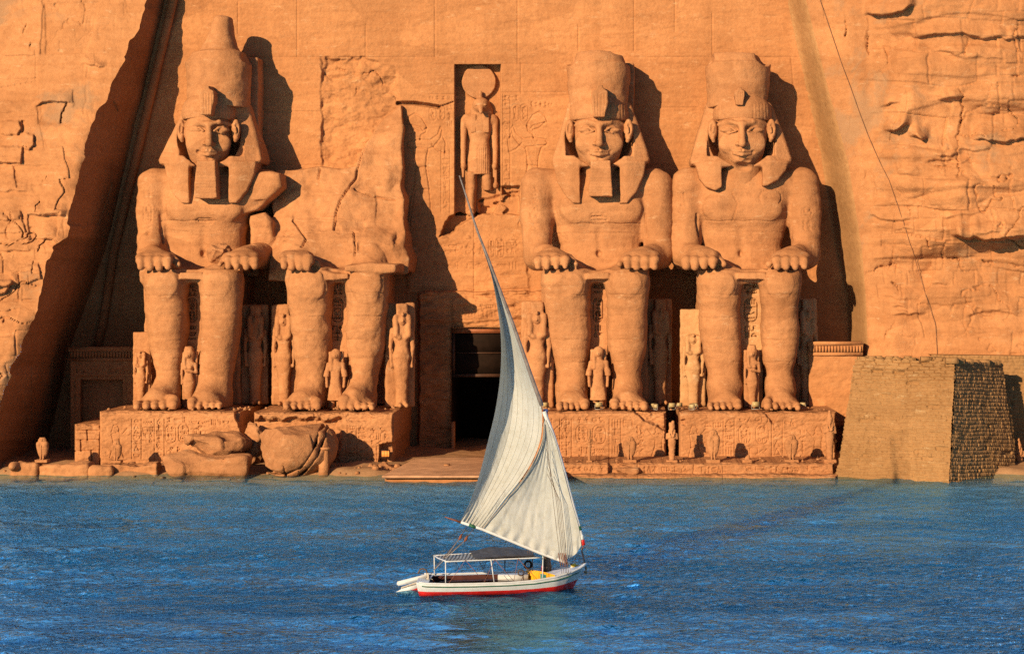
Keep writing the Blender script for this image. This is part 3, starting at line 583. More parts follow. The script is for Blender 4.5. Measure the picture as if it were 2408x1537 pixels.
# ------------------------------------------------------------ temple facade
fac = empty("temple_facade", W(1120, 1103, 92), "carved sandstone temple facade with central niche, doorway and sunk reliefs behind the colossi", "temple facade")
f = HF(50, 2025, -140, 1125, 1.6, 92.0)
X, Y = f.PX, f.PY
f.D += .035 * fbm(X * .012, Y * .03, 0, 5, 41) + .012 * fbm(X * .02, Y * .13, 0, 3, 43) + .008 * fbm(X * .25, Y * .3, 0, 2, 44)
hl = [[(588, 135), (1020, 135)], [(1020, 151), (1070, 151)], [(1178, 151), (1327, 151)], [(1493, 135), (1880, 135)], [(600, 262), (760, 263)], [(1500, 254), (1640, 253)], [(420, 262), (440, 262)], [(600, 388), (760, 388)], [(1180, 218), (1330, 218)], [(1010, 222), (1068, 222)],
      [(699, -140), (699, 135)], [(860, 58), (860, 135)], [(1023, -140), (1023, 135)], [(1217, -140), (1217, 150)], [(1360, 59), (1360, 120)], [(1491, -140), (1491, 120)], [(1675, 30), (1675, 135)], [(1587, -140), (1587, 75)], [(560, 5), (560, 80)], [(1000, 560), (1230, 565)], [(960, 540), (1065, 540)], [(1115, 500), (1115, 700)], [(1240, 680), (1000, 686)], [(1225, 150), (1225, 220)], [(1860, 135), (1870, 240)], [(1800, 180), (1850, 182)]]
f.stroke(hl, 2.2, .035)
# broken shelf where the second colossus fell away
f.area([(757, 138), (850, 135), (930, 160), (938, 245), (934, 262), (880, 320), (850, 380), (845, 410), (757, 400)], lambda x, y, d: .10 + .12 * fbm(x * .022, y * .03, 0, 4, 55) + .05 * fbm(x * .05, y * .08, 0, 3, 56), 4, 3, 5)
f.area([(770, 140), (850, 140), (835, 175), (795, 190), (765, 180)], .14, 5, 5, 6)
for P_ in ([(800, 160), (845, 172), (880, 168), (905, 180)], [(845, 205), (838, 230), (830, 255)], [(900, 180), (910, 215), (935, 235)]): crack(f, P_, 3.5, .14, 91)
f.stroke([[(936, 243), (975, 243), (1010, 248), (1032, 252)]], 6, .5); f.stroke([[(1032, 252), (1066, 240)]], 2.5, .15)
# niche with its broken right-hand foot
f.area([(1070, 152), (1177, 152), (1177, 470), (1160, 500), (1125, 505), (1070, 506)], .85, .9)
f.area([(1070, 500), (1125, 502), (1060, 545), (1030, 560), (1052, 520)], .9, 3, 4, 8)
f.area([(1126, 470), (1222, 448), (1222, 505), (1126, 502)], lambda x, y, d: -.35 * (x > 1178) * 0 + .30 + .12 * np.sign(vn(x * .04, y * .09, 0, 61)), 3, 2, 9)
f.area([(1178, 440), (1225, 436), (1215, 462), (1185, 455)], .45, 3, 3, 10)
# worshipping kings either side of the niche, sunk outlines
king = [[(955, 292), (962, 275), (975, 267), (990, 275), (1000, 290), (1004, 300), (996, 308), (990, 300), (975, 296), (962, 292), (955, 292)], [(962, 292), (975, 305), (990, 310)], [(1004, 300), (1001, 312), (990, 318), (988, 330)], [(988, 328), (960, 332), (955, 342), (970, 352), (976, 372), (978, 395), (974, 430), (965, 470), (958, 530)], [(988, 328), (1012, 330), (1030, 316), (1036, 298), (1040, 305), (1036, 325), (1020, 345), (1008, 350), (1003, 370), (1002, 395), (1008, 430), (1012, 470), (1014, 510), (1024, 532)], [(1015, 340), (1030, 355), (1046, 362), (1048, 335), (1040, 318)], [(978, 395), (1003, 392)], [(975, 450), (985, 442), (1004, 445)], [(974, 455), (968, 490), (964, 530)], [(960, 345), (1006, 350)]]
f.stroke(king, 2.1, .065); f.stroke(shift(king, 2243, -4, 1.0, True), 2.1, .065)
for P in ([(975, 345), (1003, 350), (1003, 392), (1010, 445), (978, 445)], [(1205, 345), (1232, 350), (1250, 385), (1236, 430), (1262, 440), (1240, 350)]): f.area(P, -.05, 6)
g = glyphs(1008, 226, 1066, 240, 1, 13) + cartouche(1010, 252, 1026, 284, 2) + cartouche(1029, 248, 1047, 284, 3) + glyphs(1050, 244, 1066, 300, 4, 13) + glyphs(1040, 355, 1056, 495, 5, 14) + [[(1038, 352), (1038, 500)], [(1058, 352), (1058, 500)]]
g += glyphs(1182, 224, 1222, 240, 6, 13) + glyphs(1182, 224, 1198, 330, 7, 13) + cartouche(1203, 246, 1220, 286, 8) + cartouche(1224, 246, 1242, 286, 9) + glyphs(1245, 240, 1300, 252, 10, 13) + glyphs(1185, 375, 1200, 465, 11, 14) + [[(1200, 225), (1200, 470)], [(1183, 222), (1183, 470)]]
f.stroke(g, 1.6, .045)
g = glyphs(1095, 572, 1140, 600, 12, 15) + cartouche(1150, 562, 1162, 605, 13) + cartouche(1166, 560, 1186, 606, 14) + glyphs(1190, 565, 1222, 600, 15, 15) + glyphs(1000, 572, 1090, 600, 16, 18) + glyphs(1010, 615, 1220, 640, 17, 22) + glyphs(1085, 715, 1220, 755, 18, 18)
f.stroke(g, 1.7, .045)
# ledge, architrave and jambs of the doorway
f.area([(1000, 684), (1330, 686), (1330, 1130), (985, 1130), (985, 690)], lambda x, y, d: -.55 + .10 * fbm(x * .03, y * .08, 0, 3, 66), 3, 2, 12)
f.area([(1062, 762), (1190, 750), (1335, 752), (1335, 700), (1062, 700)], -.12, 4, 3, 13)
f.area([(955, 505), (1060, 560), (1240, 560), (1240, 690), (960, 690)], lambda x, y, d: -.10 + .05 * fbm(x * .02, y * .06, 0, 3, 67), 5, 5, 14)
f.hole(1062, 1188, 771, 1112)
f.build("wall", S_WALL, fac)
# doorway: reveals, passage, wooden frame with dark transom panels
wood = plain("reddish wood", (.30, .10, .04), .6, .25, 3); dkw = plain("dark timber", (.075, .035, .02), .6, .3, 3); dark = plain("unlit dark passage", (.012, .006, .004), .95); panel = plain("dark transom panel", (.02, .011, .007), .85, .3, 2, spec=.1)  # passage walls near black: the shade of the interior is painted in
def rect(px0, px1, py0, py1, d0, d1):   # a box standing between depths d0 and d1, its front sized from the picture
    return wx(px0, d0), wx(px1, d0), d0, d1, wz(py1, d0), wz(py0, d0)
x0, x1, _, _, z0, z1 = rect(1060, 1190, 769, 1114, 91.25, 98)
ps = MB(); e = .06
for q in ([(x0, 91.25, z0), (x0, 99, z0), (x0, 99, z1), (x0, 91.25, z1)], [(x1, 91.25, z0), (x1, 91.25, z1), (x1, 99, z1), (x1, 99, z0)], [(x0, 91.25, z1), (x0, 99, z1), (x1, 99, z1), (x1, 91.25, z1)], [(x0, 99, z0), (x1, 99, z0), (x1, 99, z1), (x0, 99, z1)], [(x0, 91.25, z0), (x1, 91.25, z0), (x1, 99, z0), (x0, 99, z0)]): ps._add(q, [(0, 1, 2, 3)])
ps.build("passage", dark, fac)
df = MB().box(*rect(1062, 1188, 771, 783, 91.55, 91.85)).build("door_lintel", wood, fac)
for r in ((1062, 1070, 783, 886), (1180, 1188, 783, 886)): MB().box(*rect(*r, 91.6, 91.8)).build("door_jamb", dkw, fac)
MB().box(*rect(1062, 1188, 879, 886, 91.5, 91.8)).build("transom_bar", dkw, fac); MB().box(*rect(1070, 1180, 828, 831, 91.62, 91.7)).build("transom_rail", dkw, fac)
for a, b_ in ((783, 828), (831, 879)): MB().box(*rect(1070, 1180, a, b_, 91.68, 91.74)).build("transom_panel", panel, fac)
# half-round moulding on the facade's left edge
MB().tube(W([432, 408, 330, 268, 242, 225], [-140, 0, 330, 588, 760, 830], 91.75), .22, 12).build("edge_moulding", S_SHADE, fac, True)
MB().box(*rect(1061, 1069, 992, 1112, 90.6, 91.0), ).build("door_post", S_STAT, fac)

# ------------------------------------------------------------ small side chapels
def chapel(px0, px1, ytop, ybot, d0, label, seed, door, dk):
    t = empty("side_chapel", W((px0 + px1) / 2, ybot, d0), label, "chapel")
    h = HF(px0, px1, ytop + 26, ybot, 1.5, lambda x, y: d0 + .03 * fbm(x * .05, y * .08, 0, 4, seed))
    a, b_, c = door
    h.area([(a, c), (b_, c), (b_, ybot + 5), (a, ybot + 5)], .5, 1); h.area([(a - 9, c - 9), (b_ + 9, c - 9), (b_ + 9, ybot + 5), (a - 9, ybot + 5)], .10, 1)
    h.stroke(glyphs(px0 + 5, c - 26, px1 - 5, c - 12, seed, 15) + (glyphs(px0 + 4, c, a - 10, ybot - 10, seed + 1, 15) if a - px0 > 18 else []), 1.7, .05)
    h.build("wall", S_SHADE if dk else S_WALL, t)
    zt = wz(ytop + 26, d0); body = MB().box(wx(px0, d0), wx(px1, d0), d0 + .55, 92.3, wz(ybot, d0) - .4, zt - .01)
    xa, xb = wx(px0, d0), wx(px1, d0); zb = wz(ybot, d0)
    for xs in (xa, xb): body._add([(xs, d0, zb), (xs, d0 + .6, zb), (xs, d0 + .6, zt), (xs, d0, zt)], [(0, 1, 2, 3)])
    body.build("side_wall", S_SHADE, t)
    co = MB().tube([(xa - .05, d0 - .05, zt), (xb + .05, d0 - .05, zt)], .09, 10)
    prof = [(0, 0), (-.02, .15), (-.08, .32), (-.22, .45), (-.24, .56), (.5, .56), (.5, 0)]
    co.prism([(xa - .06, d0 + p[0], zt + .05 + p[1]) for p in prof], [(xb + .06, d0 + p[0], zt + .05 + p[1]) for p in prof])
    n = int((px1 - px0) / 7)
    for i in range(n):
        x = xa + (xb - xa) * (i + .5) / n; co.box(x - .05, x + .05, d0 - .13, d0 + .05, zt + .10, zt + .40)
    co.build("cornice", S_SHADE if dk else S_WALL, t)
    return t
chapel(166, 316, 818, 1108, 88.9, "small dark chapel with corniced doorway in the left corner of the facade", 71, (190, 288, 893), True)
chapel(1902, 2026, 806, 1108, 88.0, "small lit chapel with ribbed cornice squeezed between right pedestal and brick pylon", 75, (1925, 1990, 1000), False)

# ------------------------------------------------------------ mud-brick pylon and wall
def brick_patch(c, bh, bl, amp, seed, step=.026, gap=.022, soft=.03, header=.25, tops=0.0, und=.08):
    """c: top-left, top-right, bottom-right, bottom-left; returns a grid of points with every brick standing out"""
    c = [np.array(v, float) for v in c]; wl = (np.linalg.norm(c[1] - c[0]) + np.linalg.norm(c[2] - c[3])) / 2; hl_ = np.linalg.norm(c[3] - c[0])
    nu, nv = int(wl / step), int(hl_ / step); u, v = np.meshgrid(np.linspace(0, 1, nu), np.linspace(0, 1, nv))
    P = (c[0] * ((1 - u) * (1 - v))[..., None] + c[1] * (u * (1 - v))[..., None] + c[2] * (u * v)[..., None] + c[3] * ((1 - u) * v)[..., None])
    n = np.cross(c[1] - c[0], c[0] - c[3]); n = n / np.linalg.norm(n); n = n if n[1] < 0 else -n
    x, z = u * wl, v * hl_
    zz = (z + .035 * fbm(x * .8, z * .6, 0, 3, seed)) / bh; row = np.floor(zz).astype(np.int64); hd = _h(row, row * 0, row * 0 + 9, seed) < header
    L = np.where(hd, bl * .45, bl) * (.85 + .3 * _h(row, row * 0, row * 0, seed + 5)); xx = (x + .03 * fbm(x * 1.5, z * 1.5, 0, 2, seed + 3)) / L + 5 * _h(row, row * 0, row * 0 + 1, seed); col = np.floor(xx).astype(np.int64)
    ex = np.minimum(xx - col, 1 - (xx - col)) * L; ez = np.minimum(zz - row, 1 - (zz - row)) * bh
    rnd = _h(row, col, row * 0, seed + 7); e = np.minimum(ex, ez)
    up = ss(gap * .3, gap * .3 + soft, e) * (.55 + .45 * rnd) - 1.2 * (rnd < .02)
    hgt = amp * (1 + tops * ss(.24, .06, v)) * up + und * fbm(x * .7, z * .7, 0, 3, seed + 8) + amp * .35 * fbm(x * 6, z * 6, 0, 3, seed + 9)
    return P + n * hgt[..., None], x, z
pyl = empty("brick_pylon", W(2231, 1138, 77.8), "brown mud brick pylon with leaning faces, its right side in shade", "brick pylon")
A, B_, C_, D_ = W(2014, 846, 82.6), W(2247, 849, 80.2), W(2231, 1146, 77.8), W(1961, 1146, 80.3); E_, F_ = W(2356, 853, 84.7), W(2392, 1146, 83.1)
P1, x, z = brick_patch((A, B_, C_, D_), .17, .52, .085, 11, header=.15, tops=1.6)
MB().grid(P1).build("front_face", S_BRICK, pyl, True)
P2, x, z = brick_patch((B_, E_, F_, C_), .175, .42, .06, 12, .026, header=.5, und=.025); MB().grid(P2).build("side_face", S_BRICK, pyl, True)
G_ = W(2160, 846, 88.0)
tp = MB(); tp._add([A + (0, .05, -.05), B_ + (0, .05, -.05), E_ + (-.05, 0, -.05), G_ + (0, 0, -.05)], [(0, 1, 2, 3)]); tp._add([A, G_, G_ + (0, 0, -8), D_ + (0, .1, 0)], [(0, 1, 2, 3)])
tp.build("top", S_BRICK, pyl)
R = random.Random(8)
for i in range(90):   # loose and missing bricks along the worn top edges
    t = R.random(); p = A + (B_ - A) * t if i < 50 else B_ + (E_ - B_) * t
    q = p + np.array([R.uniform(-.1, .1), R.uniform(.05, 1.3), 0]) if i < 50 else p + np.array([R.uniform(-1.2, -.05), R.uniform(-.1, .1), 0])
    l, w_ = R.uniform(.18, .5), R.uniform(.15, .25); MB().box(q[0] - l / 2, q[0] + l / 2, q[1] - w_, q[1] + w_, q[2] - .1, q[2] + R.uniform(.04, .17), .02).build('loose_brick', S_BRICK, pyl)

bw = empty("brick_wall", W(2400, 1140, 91), "lower mud brick wall continuing behind the pylon at the right edge", "brick wall")
P3, x, z = brick_patch((W(2190, 834, 87.0), W(2790, 842, 86.4), W(2790, 1160, 86), W(2190, 1160, 86.6)), .175, .5, .07, 13, .045); MB().grid(P3).build("front_face", S_BRICK, bw, True)
tp = MB(); tp._add([W(2190, 834, 87.0), W(2790, 842, 86.4), W(2790, 842, 86.4) + (0, 2.0, 0), W(2190, 834, 87.0) + (0, 2.0, 0)], [(0, 1, 2, 3)]); tp.build("top", S_BRICK, bw)
# ------------------------------------------------------------ the seated colossi
ZPED = wz(964, 84.35)          # top of the pedestals
def colossus(p):
    fc, s, kc = p['face'], p.get('scale', 1.0), p['crown']; seed = p['seed']; whole = p.get('whole', True)
    kx = p['knees']; ank = p['ankles']; ft = p['feet']
    cx = (kx[0][0] + kx[1][1]) / 2
    t = empty("seated_colossus", (wx(cx, 86.5), 86.5, ZPED), p['label'], "colossus", "seated colossi of the facade")
    h = .055
    x0 = wx(min(kx[0][0], p['sh'][0]) - 22, 90) - .3; x1 = wx(max(kx[1][1], p['sh'][1]) + 26, 86) + .5
    b = Vol((x0, 83.6, ZPED - .05), (x1, 92.1, wz(372 if whole else 232, 90) + .2), h)
    def q(px, py, d): return W(px, py, d)
    # legs
    for i, (k, a, fo) in enumerate(zip(kx, ank, ft)):
        kc_, kw = (k[0] + k[1]) / 2, (k[1] - k[0]) / 2; ac, aw = (a[0] + a[1]) / 2, (a[1] - a[0]) / 2; sg = -1 if i == 0 else 1
        rows = []
        for py, fr_, w, bb, dd in ((633, 0, .90, .95, 86.75), (645, 0, .99, 1.12, 86.72), (668, 0, 1.0, 1.18, 86.7), (700, .05, .95, 1.1, 86.75), (735, .12, .92, 1.06, 86.82), (775, .25, .93, 1.08, 86.9), (820, .5, 0, 1.02, 86.98), (860, .85, 0, .88, 87.02), (885, 1, 0, .80, 87.0), (915, 1, 0, .82, 86.95), (966, 1, 0, .9, 86.9)):
            c = kc_ + (ac - kc_) * fr_; hw = kw * w if w else kw * .93 * (1 - (fr_ - .25) / .75) + aw * ((fr_ - .25) / .75)
            hw = min(hw, kw); d = 86.2; rows.append((wz(py, 86.0), wx(c, d), dd, M(hw, d), bb))
        b.loft(rows, .08, n=2.5)
        b.cap(q(kc_, 664, 90.8), q(kc_, 662, 86.9), M(kw * .97, 88), M(kw * .9, 86.8), .25)                    # thigh
        b.ell(q(kc_ - sg * kw * .1, 668, 85.72), (M(kw * .5), .10, M(24)), .25)                      # kneecap
        fcx, fw = (fo[0] + fo[1]) / 2, (fo[1] - fo[0]) / 2                                                    # foot
        b.cap(q(ac, 912, 86.9), q(fcx, 938, 85.75), M(aw * .98), M(fw * .50), .3)
        b.ell((wx(fcx, 85.5), 85.95, ZPED + .10), (M(fw * .95, 85.4), 1.05, .62), .25)
        for j in range(5):
            u = (-.80, -.44, -.10, .26, .66)[j] if i == 0 else (-.66, -.26, .10, .44, .80)[j]; big = (j == 4) if i == 0 else (j == 0)
            tx = fcx + u * fw; r = M(fw * (.25 if big else .165)); ln = (.10, .02, -.03, -.05, -.10)[j] if i == 0 else (-.10, -.05, -.03, .02, .10)[j]
            b.cap((wx(tx * .8 + fcx * .2, 85.2), 85.5, ZPED + r * 1.5), (wx(tx, 84.7), 84.85 - ln * 2, ZPED + r * 1.25), r * .95, r, .07); b.cap((wx(tx, 84.7), 84.85 - ln * 2, ZPED + r * 1.25), (wx(tx, 84.6), 84.62 - ln * 2, ZPED + r * .7), r, r * .92, .05)
    # lap, kilt hem, thighs' underside
    b.box(wx(kx[0][0] + 14, 88), wx(kx[1][1] - 14, 88), 86.3, 91.5, wz(664, 88), wz(634, 88), .12, .25)
    b.box(wx(kx[0][1] - 12, 86), wx(kx[1][0] + 12, 86), 85.75, 88, wz(657, 86), wz(640, 86), .05, .06)
    tx0, tx1 = p['torso']; tc, tw = (tx0 + tx1) / 2, (tx1 - tx0) / 2
    if whole:
        rows = [(wz(py, 89.0), wx(tc + (p['neck'] - tc) * u, 89.6), 89.9, M(tw * w, 89.6), bb) for py, w, bb, u in ((640, 1.06, 1.35, 0), (612, .96, 1.22, 0), (580, .90, 1.10, 0), (540, .95, 1.18, .1), (490, 1.05, 1.38, .2), (450, 1.03, 1.35, .3), (420, .86, 1.15, .5), (398, .5, .9, 1))]
        b.loft(rows, .3, n=2.7)
        (sl, sr) = p['sh']
        b.cap(q(sl + 42, 432, 89.9), q(sr - 42, 432, 89.9), .78, .78, .5)
        for sg in (-1, 1): b.ell(q(tc + sg * tw * .44, 492, 88.72), (M(tw * .42), .30, M(28)), .45)
        b.ell(q(tc - 4, 596, 88.7), (M(7), .3, M(9)), .1, True)                       # navel
        b.cap(q(tc - 4, 540, 88.62), q(tc - 4, 590, 88.72), .10, .06, .25, True)
        for i, (sx, ex, hx) in enumerate(p['arms']):
            sg = -1 if i == 0 else 1; broken = p.get('broken_arm') == i
            ra, re = p.get('arm_r', (38, 35))
            if broken: b.poly([(wx(a, 89), wz(c, 89)) for a, c in ((560, 404), (636, 400), (660, 408), (665, 440), (640, 464), (606, 494), (570, 500))], 88.75, 90.6, .16, .2, lean=lambda x, z: .35 * facets(x, z, .9, 5, 1.0))
            else:
                b.cap(q(sx, 436, 89.7), q((sx + ex) / 2 + sg * 2, 505, 89.5), M(ra), M(ra * .96), .3); b.cap(q((sx + ex) / 2 + sg * 2, 505, 89.5), q(ex, 592, 89.0), M(ra * .96), M(re), .3)
            b.cap(q(ex, 602, 89.2), q(hx, 606, 86.9), M(re * .96), M(26), .25)
        # armpit gaps
        for i, (sx, ex, hx) in enumerate(p['arms']):
            gx = p['gaps'][i]
            if gx: b.cap(q(gx, 500, 88.0), q(gx + (2 if i else -2), 575, 88.0), M(4.0), M(5.5), .12, True); b.cap(q(gx, 505, 88.9), q(gx, 570, 88.9), M(3), M(4), .1, True)
    for i, (sx, ex, hx) in enumerate(p['arms']):           # hands flat on the thighs, fingers over the knee
        if i in p.get('no_hand', ()): continue
        sg = -1 if i == 0 else 1; hw = p.get('hand', 44)
        b.ell(q(hx, 606, 86.7), (M(hw * .98, 86.7), 1.0, M(20)), .2)
        for j in range(4):
            u = (-.72, -.28, .18, .62)[j]; r = M(hw * .225)
            b.cap(q(hx + u * hw, 606, 86.3), q(hx + u * hw * 1.04, 613, 85.62), r, r * .98, .17); b.cap(q(hx + u * hw * 1.04, 613, 85.62), q(hx + u * hw * 1.03, 629 - 1.5 * abs(j - 1.5), 85.40), r * .98, r * .85, .12)
        b.cap(q(hx - sg * hw * .80, 604, 86.7), q(hx - sg * hw * 1.16, 622, 85.95), M(10), M(7.5), .10)
    for c, r in p.get('chips', ()): b.ell(c, r, .12, True)
    if p.get('slab'): p['slab'](b)
    b.rough(.03, .8, seed)
    b.floor(ZPED - .02)
    V, Q = b.mesh(); V = V + (vnormals(V, Q) * (.07 * facets(V[:, 0] + .5 * V[:, 1] + .3 * fbm(V[:, 0], V[:, 1], V[:, 2], 2, 4), V[:, 2] * 1.2, .9, 66, 1.0) * ss(wz(640, 88), wz(610, 88), V[:, 2]))[:, None] if p.get('slab') else 0); V = weather(V, Q, .035, seed, .06)
    V = carve(V, Q, [np.array(c, float) for c in p.get('marks', [])], 1.9, .055)
    for c_ in p.get('cracks', []): V = carve(V, Q, [np.array(c_, float)], 3.0, .22)
    jn = random.Random(seed)
    for y_ in (452, 520, 548, 690, 742, 803, 846):      # joints where the cut blocks were put together again
        y_ += jn.uniform(-6, 6); xa = kx[0][0] + jn.uniform(-5, 90); xb = kx[1][1] - jn.uniform(-5, 90); V = carve(V, Q, [[(x_, y_ + 1.2 * math.sin(x_ * .11 + y_)) for x_ in np.arange(xa, xb, 6)]], 1.7, .035)
    mk("body", V, Q, S_STAT, t)
    # throne with back pillar
    th = MB(); d0 = 88.6
    V, Q = (lambda v: v.mesh())(Vol((wx(kx[0][0] - 30, 90), 87.8, ZPED - .1), (wx(kx[1][1] + 40, 90), 92.4, wz(640, 90) + .3), .09)
        .box(wx(kx[0][0] + 2, d0), wx(kx[1][1] - 2, d0), d0, 92.3, ZPED - .05, wz(648, d0), .08).rough(.04, .9, seed + 2))
    mk("throne", weather(V, Q, .03, seed + 2, .03), Q, S_STAT, t)
    cp = glyphs(0, 0, 1, 1, 1)
    g0, g1 = kx[0][1], kx[1][0]
    pan = HF(g0 - 6, g1 + 6, 657, 962, 1.1, 87.2); m_ = (g0 + g1) / 2; hw = (g1 - g0) * .36
    pan.stroke(glyphs(m_ - hw, 668, m_ + hw, 695, seed + 1, 16) + cartouche(m_ - hw, 700, m_ + hw, 757, seed + 2) + glyphs(m_ - hw, 765, m_ + hw, 800, seed + 3, 16), 1.9, .12)
    pan.D += .02 * fbm(pan.PX * .05, pan.PY * .05, 0, 3, seed); pan.build("inscribed_panel", S_PALE if p.get('pale') else S_STAT, t)
    if not whole: return t
    pl = p['pillar']; V, Q = (lambda v: v.mesh())(Vol((wx(pl[0], 91) - .4, 90.2, wz(660, 90)), (wx(pl[1], 91) + .4, 92.5, wz(pl[2], 91) + .4), .08).box(wx(pl[0], 90.6), wx(pl[1], 90.6), 90.6, 92.4, wz(650, 90), wz(pl[2], 90.6), .06).rough(.06, 1.1, seed + 4))
    mk("back_pillar", weather(V, Q, .03, seed + 4, .03), Q, S_STAT, t)
    # head
    def f(u, v, d): return W(fc + u * s, v, d)
    ms = M(1, 88) * s
    hd = Vol((wx(fc - 92 * s, 89) - .1, 86.9, wz(440, 89)), (wx(fc + 92 * s, 89) + .1, 90.6, wz(232, 89)), .034)
    E1 = ((0, 314, 89.2), (61, 76, 1.34)); E2 = ((0, 350, 88.95), (45, 40, 1.04))
    hd.ell(f(*E1[0]), (61 * ms, 1.34, M(76)), 0); hd.ell(f(*E2[0]), (46 * ms, 1.04, M(41)), .35)
    hd.ell(f(0, 376, 88.35), (22 * ms, .40, M(13)), .25)                                   # chin
    def fs(u, v):   # depth of the face's front
        best = 99
        for (c, r) in (E1, E2):
            e = 1 - ((u - c[0]) / r[0]) ** 2 - ((v - c[1]) / r[1]) ** 2
            if e > 0: best = min(best, c[2] - r[2] * math.sqrt(e))
        return min(best, 89.2) - .06
    for sg in (-1, 1):
        hd.ell(f(sg * 31, 304, fs(sg * 31, 304) - .05), (23 * ms, .17, M(9)), .12, True)           # eye socket
        hd.ell(f(sg * 32, 306, fs(sg * 32, 306) + .13), (17 * ms, .155, M(6.2)), .03)              # eyeball
        hd.path([f(sg * 14, 307.5, fs(sg * 14, 308) + .00), f(sg * 24, 300.8, fs(sg * 24, 301) + .02), f(sg * 36, 299.6, fs(sg * 36, 300) + .03), f(sg * 50, 305.5, fs(sg * 50, 306) + .04)], .055, .03)     # upper lid
        hd.path([f(sg * 15, 309, fs(sg * 15, 309) + .04), f(sg * 31, 313.2, fs(sg * 31, 313) + .05), f(sg * 50, 307, fs(sg * 50, 307) + .06)], .045, .04)
        hd.path([f(sg * 8, 291, fs(8, 291) - .02), f(sg * 26, 286.5, fs(26, 287) + .01), f(sg * 54, 293, fs(54, 293) + .05)], .085, .12)        # brow
        hd.ell(f(sg * 36, 337, fs(36, 337) + .16), (20 * ms, .24, M(20)), .25)                  # cheek
        hd.ell(f(sg * 10, 338.5, 87.86), (6.5 * ms, .17, M(5.5)), .06)                         # nostril wing
        hd.ell(f(sg * 5, 343.2, 87.66), (2.4 * ms, .09, M(1.8)), .02, True)
        # ears
        e0 = f(sg * 69, 306, 88.72); hd.ell(e0, (11 * ms, .26, M(26)), .06); hd.ell(f(sg * 70.5, 302, 88.46), (6 * ms, .14, M(15)), .05, True); hd.cap(f(sg * 69, 325, 88.55), f(sg * 67, 331, 88.6), 6 * ms, 5 * ms, .06)
        hd.cap(f(sg * 67, 299, 88.5), f(sg * 68.5, 311, 88.5), .05, .06, .04)
    hd.cap(f(0, 291, fs(0, 291) - .00), f(0, 318, 87.70), 6.5 * ms, 7.5 * ms, .14); hd.cap(f(0, 318, 87.72), f(0, 337, 87.56), 7.5 * ms, 9.0 * ms, .10)   # nose
    my = 358
    for sg in (-1, 1):
        hd.cap(f(sg * 2.5, my - 3, fs(0, my) - .10), f(sg * 22, my + .5, fs(22, my) + .05), .115, .05, .06); hd.cap(f(sg * 1, my + 5.5, fs(0, my + 5) - .06), f(sg * 20, my + 3, fs(20, my) + .05), .125, .05, .06)
        hd.path([f(0, my + .8, fs(0, my) - .20), f(sg * 13, my + 1.4, fs(13, my) - .12), f(sg * 25, my - .8, fs(25, my) - .02)], .036, .04, True)
        hd.ell(f(sg * 27, my, fs(27, my) - .05), (4.5 * ms, .1, M(5)), .08, True)
        hd.cap(f(sg * 12, 343, fs(12, 343) - .14), f(sg * 22, 352, fs(22, 352) - .08), .03, .02, .10, True)
    hd.cap(f(0, 345, fs(0, 345) - .14), f(0, 353, fs(0, 353) - .16), .04, .05, .06, True)
    hd.cap(f(0, 371, fs(0, 371) - .10), f(0, 371, fs(0, 371) - .06), .09, .09, .15, True)
    hd.cap(f(0, 360, 89.2), W(p['neck'], 425, 89.7), 44 * ms, 50 * ms, .25)
    for c, r in p.get('head_chips', ()): hd.ell(c, r, .08, True)
    hd.rough(.012, 1.5, seed + 6)
    V, Q = hd.mesh(); mk("head", weather(V, Q, .012, seed + 6, .018), Q, S_STAT, t)
    # striped head-cloth: side wings, brow band, lappets
    nl, nr = p['nemes']     # (top, bottom) picture x of the left and right edges
    nm = Vol((wx(min(nl) - 6, 90) - .3, 87.2, wz(490, 88)), (wx(max(nr) + 6, 90) + .3, 91.3, wz(225, 89)), .05)
    pts = [(nl[0], 243), (nl[0] + 10, 236), (nr[0] - 10, 236), (nr[0], 243), (nr[0] + (nr[1] - nr[0]) * .5, 306), (nr[1], 374), (nr[1] - 4, 384), (fc + 52, 395), (fc - 52, 395), (nl[1] + 4, 388), (nl[1], 378), (nl[0] + (nl[1] - nl[0]) * .5, 308)]
    w3 = [(wx(a, 89.2), wz(b_, 89.2)) for a, b_ in pts]
    nm.poly(w3, 89.3, 91.0, .16, 0, lean=lambda x, z: -1.05 * np.clip((wz(270, 89) - z) / 2.4, 0, 1) + .42 * np.clip((np.abs(x - wx(fc, 89.2)) - 1.35) / 1.0, 0, 1.1))
    nm.ell(f(0, 318, 89.0), (80 * s * M(1), 1.5, M(86)), .12, True)                  # hollow round the face
    nm.ell(f(0, 268, 89.3), (69 * ms, 1.36, M(54)), .08); nm.ell(f(0, 328, 88.6), (62 * ms, 1.6, M(51)), .05, True)   # cap over the skull
    nm.box(wx(fc - 80 * s, 88), wx(fc + 80 * s, 88), 86.8, 89.0, wz(365, 88), wz(279, 88), 0, .05, True)
    lp = p.get('lappets', (((-108, 384), (-46, 380), (-44, 478), (-62, 478), (-84, 455), (-100, 425)), ((48, 380), (110, 378), (106, 410), (90, 448), (66, 477), (48, 478))))
    for P in lp: nm.poly([(wx(fc + a, 88.4), wz(b_, 88.4)) for a, b_ in P], 88.24, 89.9, .06, .15, lean=lambda x, z: .38 * np.clip((np.abs(x - wx(fc, 88.4)) - 1.35) / 1.0, 0, 1.2) ** 1.3)
    nm.rough(.02, 1.2, seed + 8)
    V, Q = nm.mesh(); V = weather(V, Q, .018, seed + 8, .03)
    st = [[(fc + u * s, 243 + abs(u) * .05), (fc + u * s * 1.03, 277 + abs(u) * .1)] for u in (26, 34, 42, 50, 57, 63, -58, -50)]
    st += [[(fc + sg * (60 + .42 * (y - 330) + 10), y), (fc + sg * 120, y)] for sg in (1, -1) for y in range(345, 478, 6)]
    V = carve(V, Q, st, 1.3, .022); mk("headcloth", V, Q, S_STAT, t)
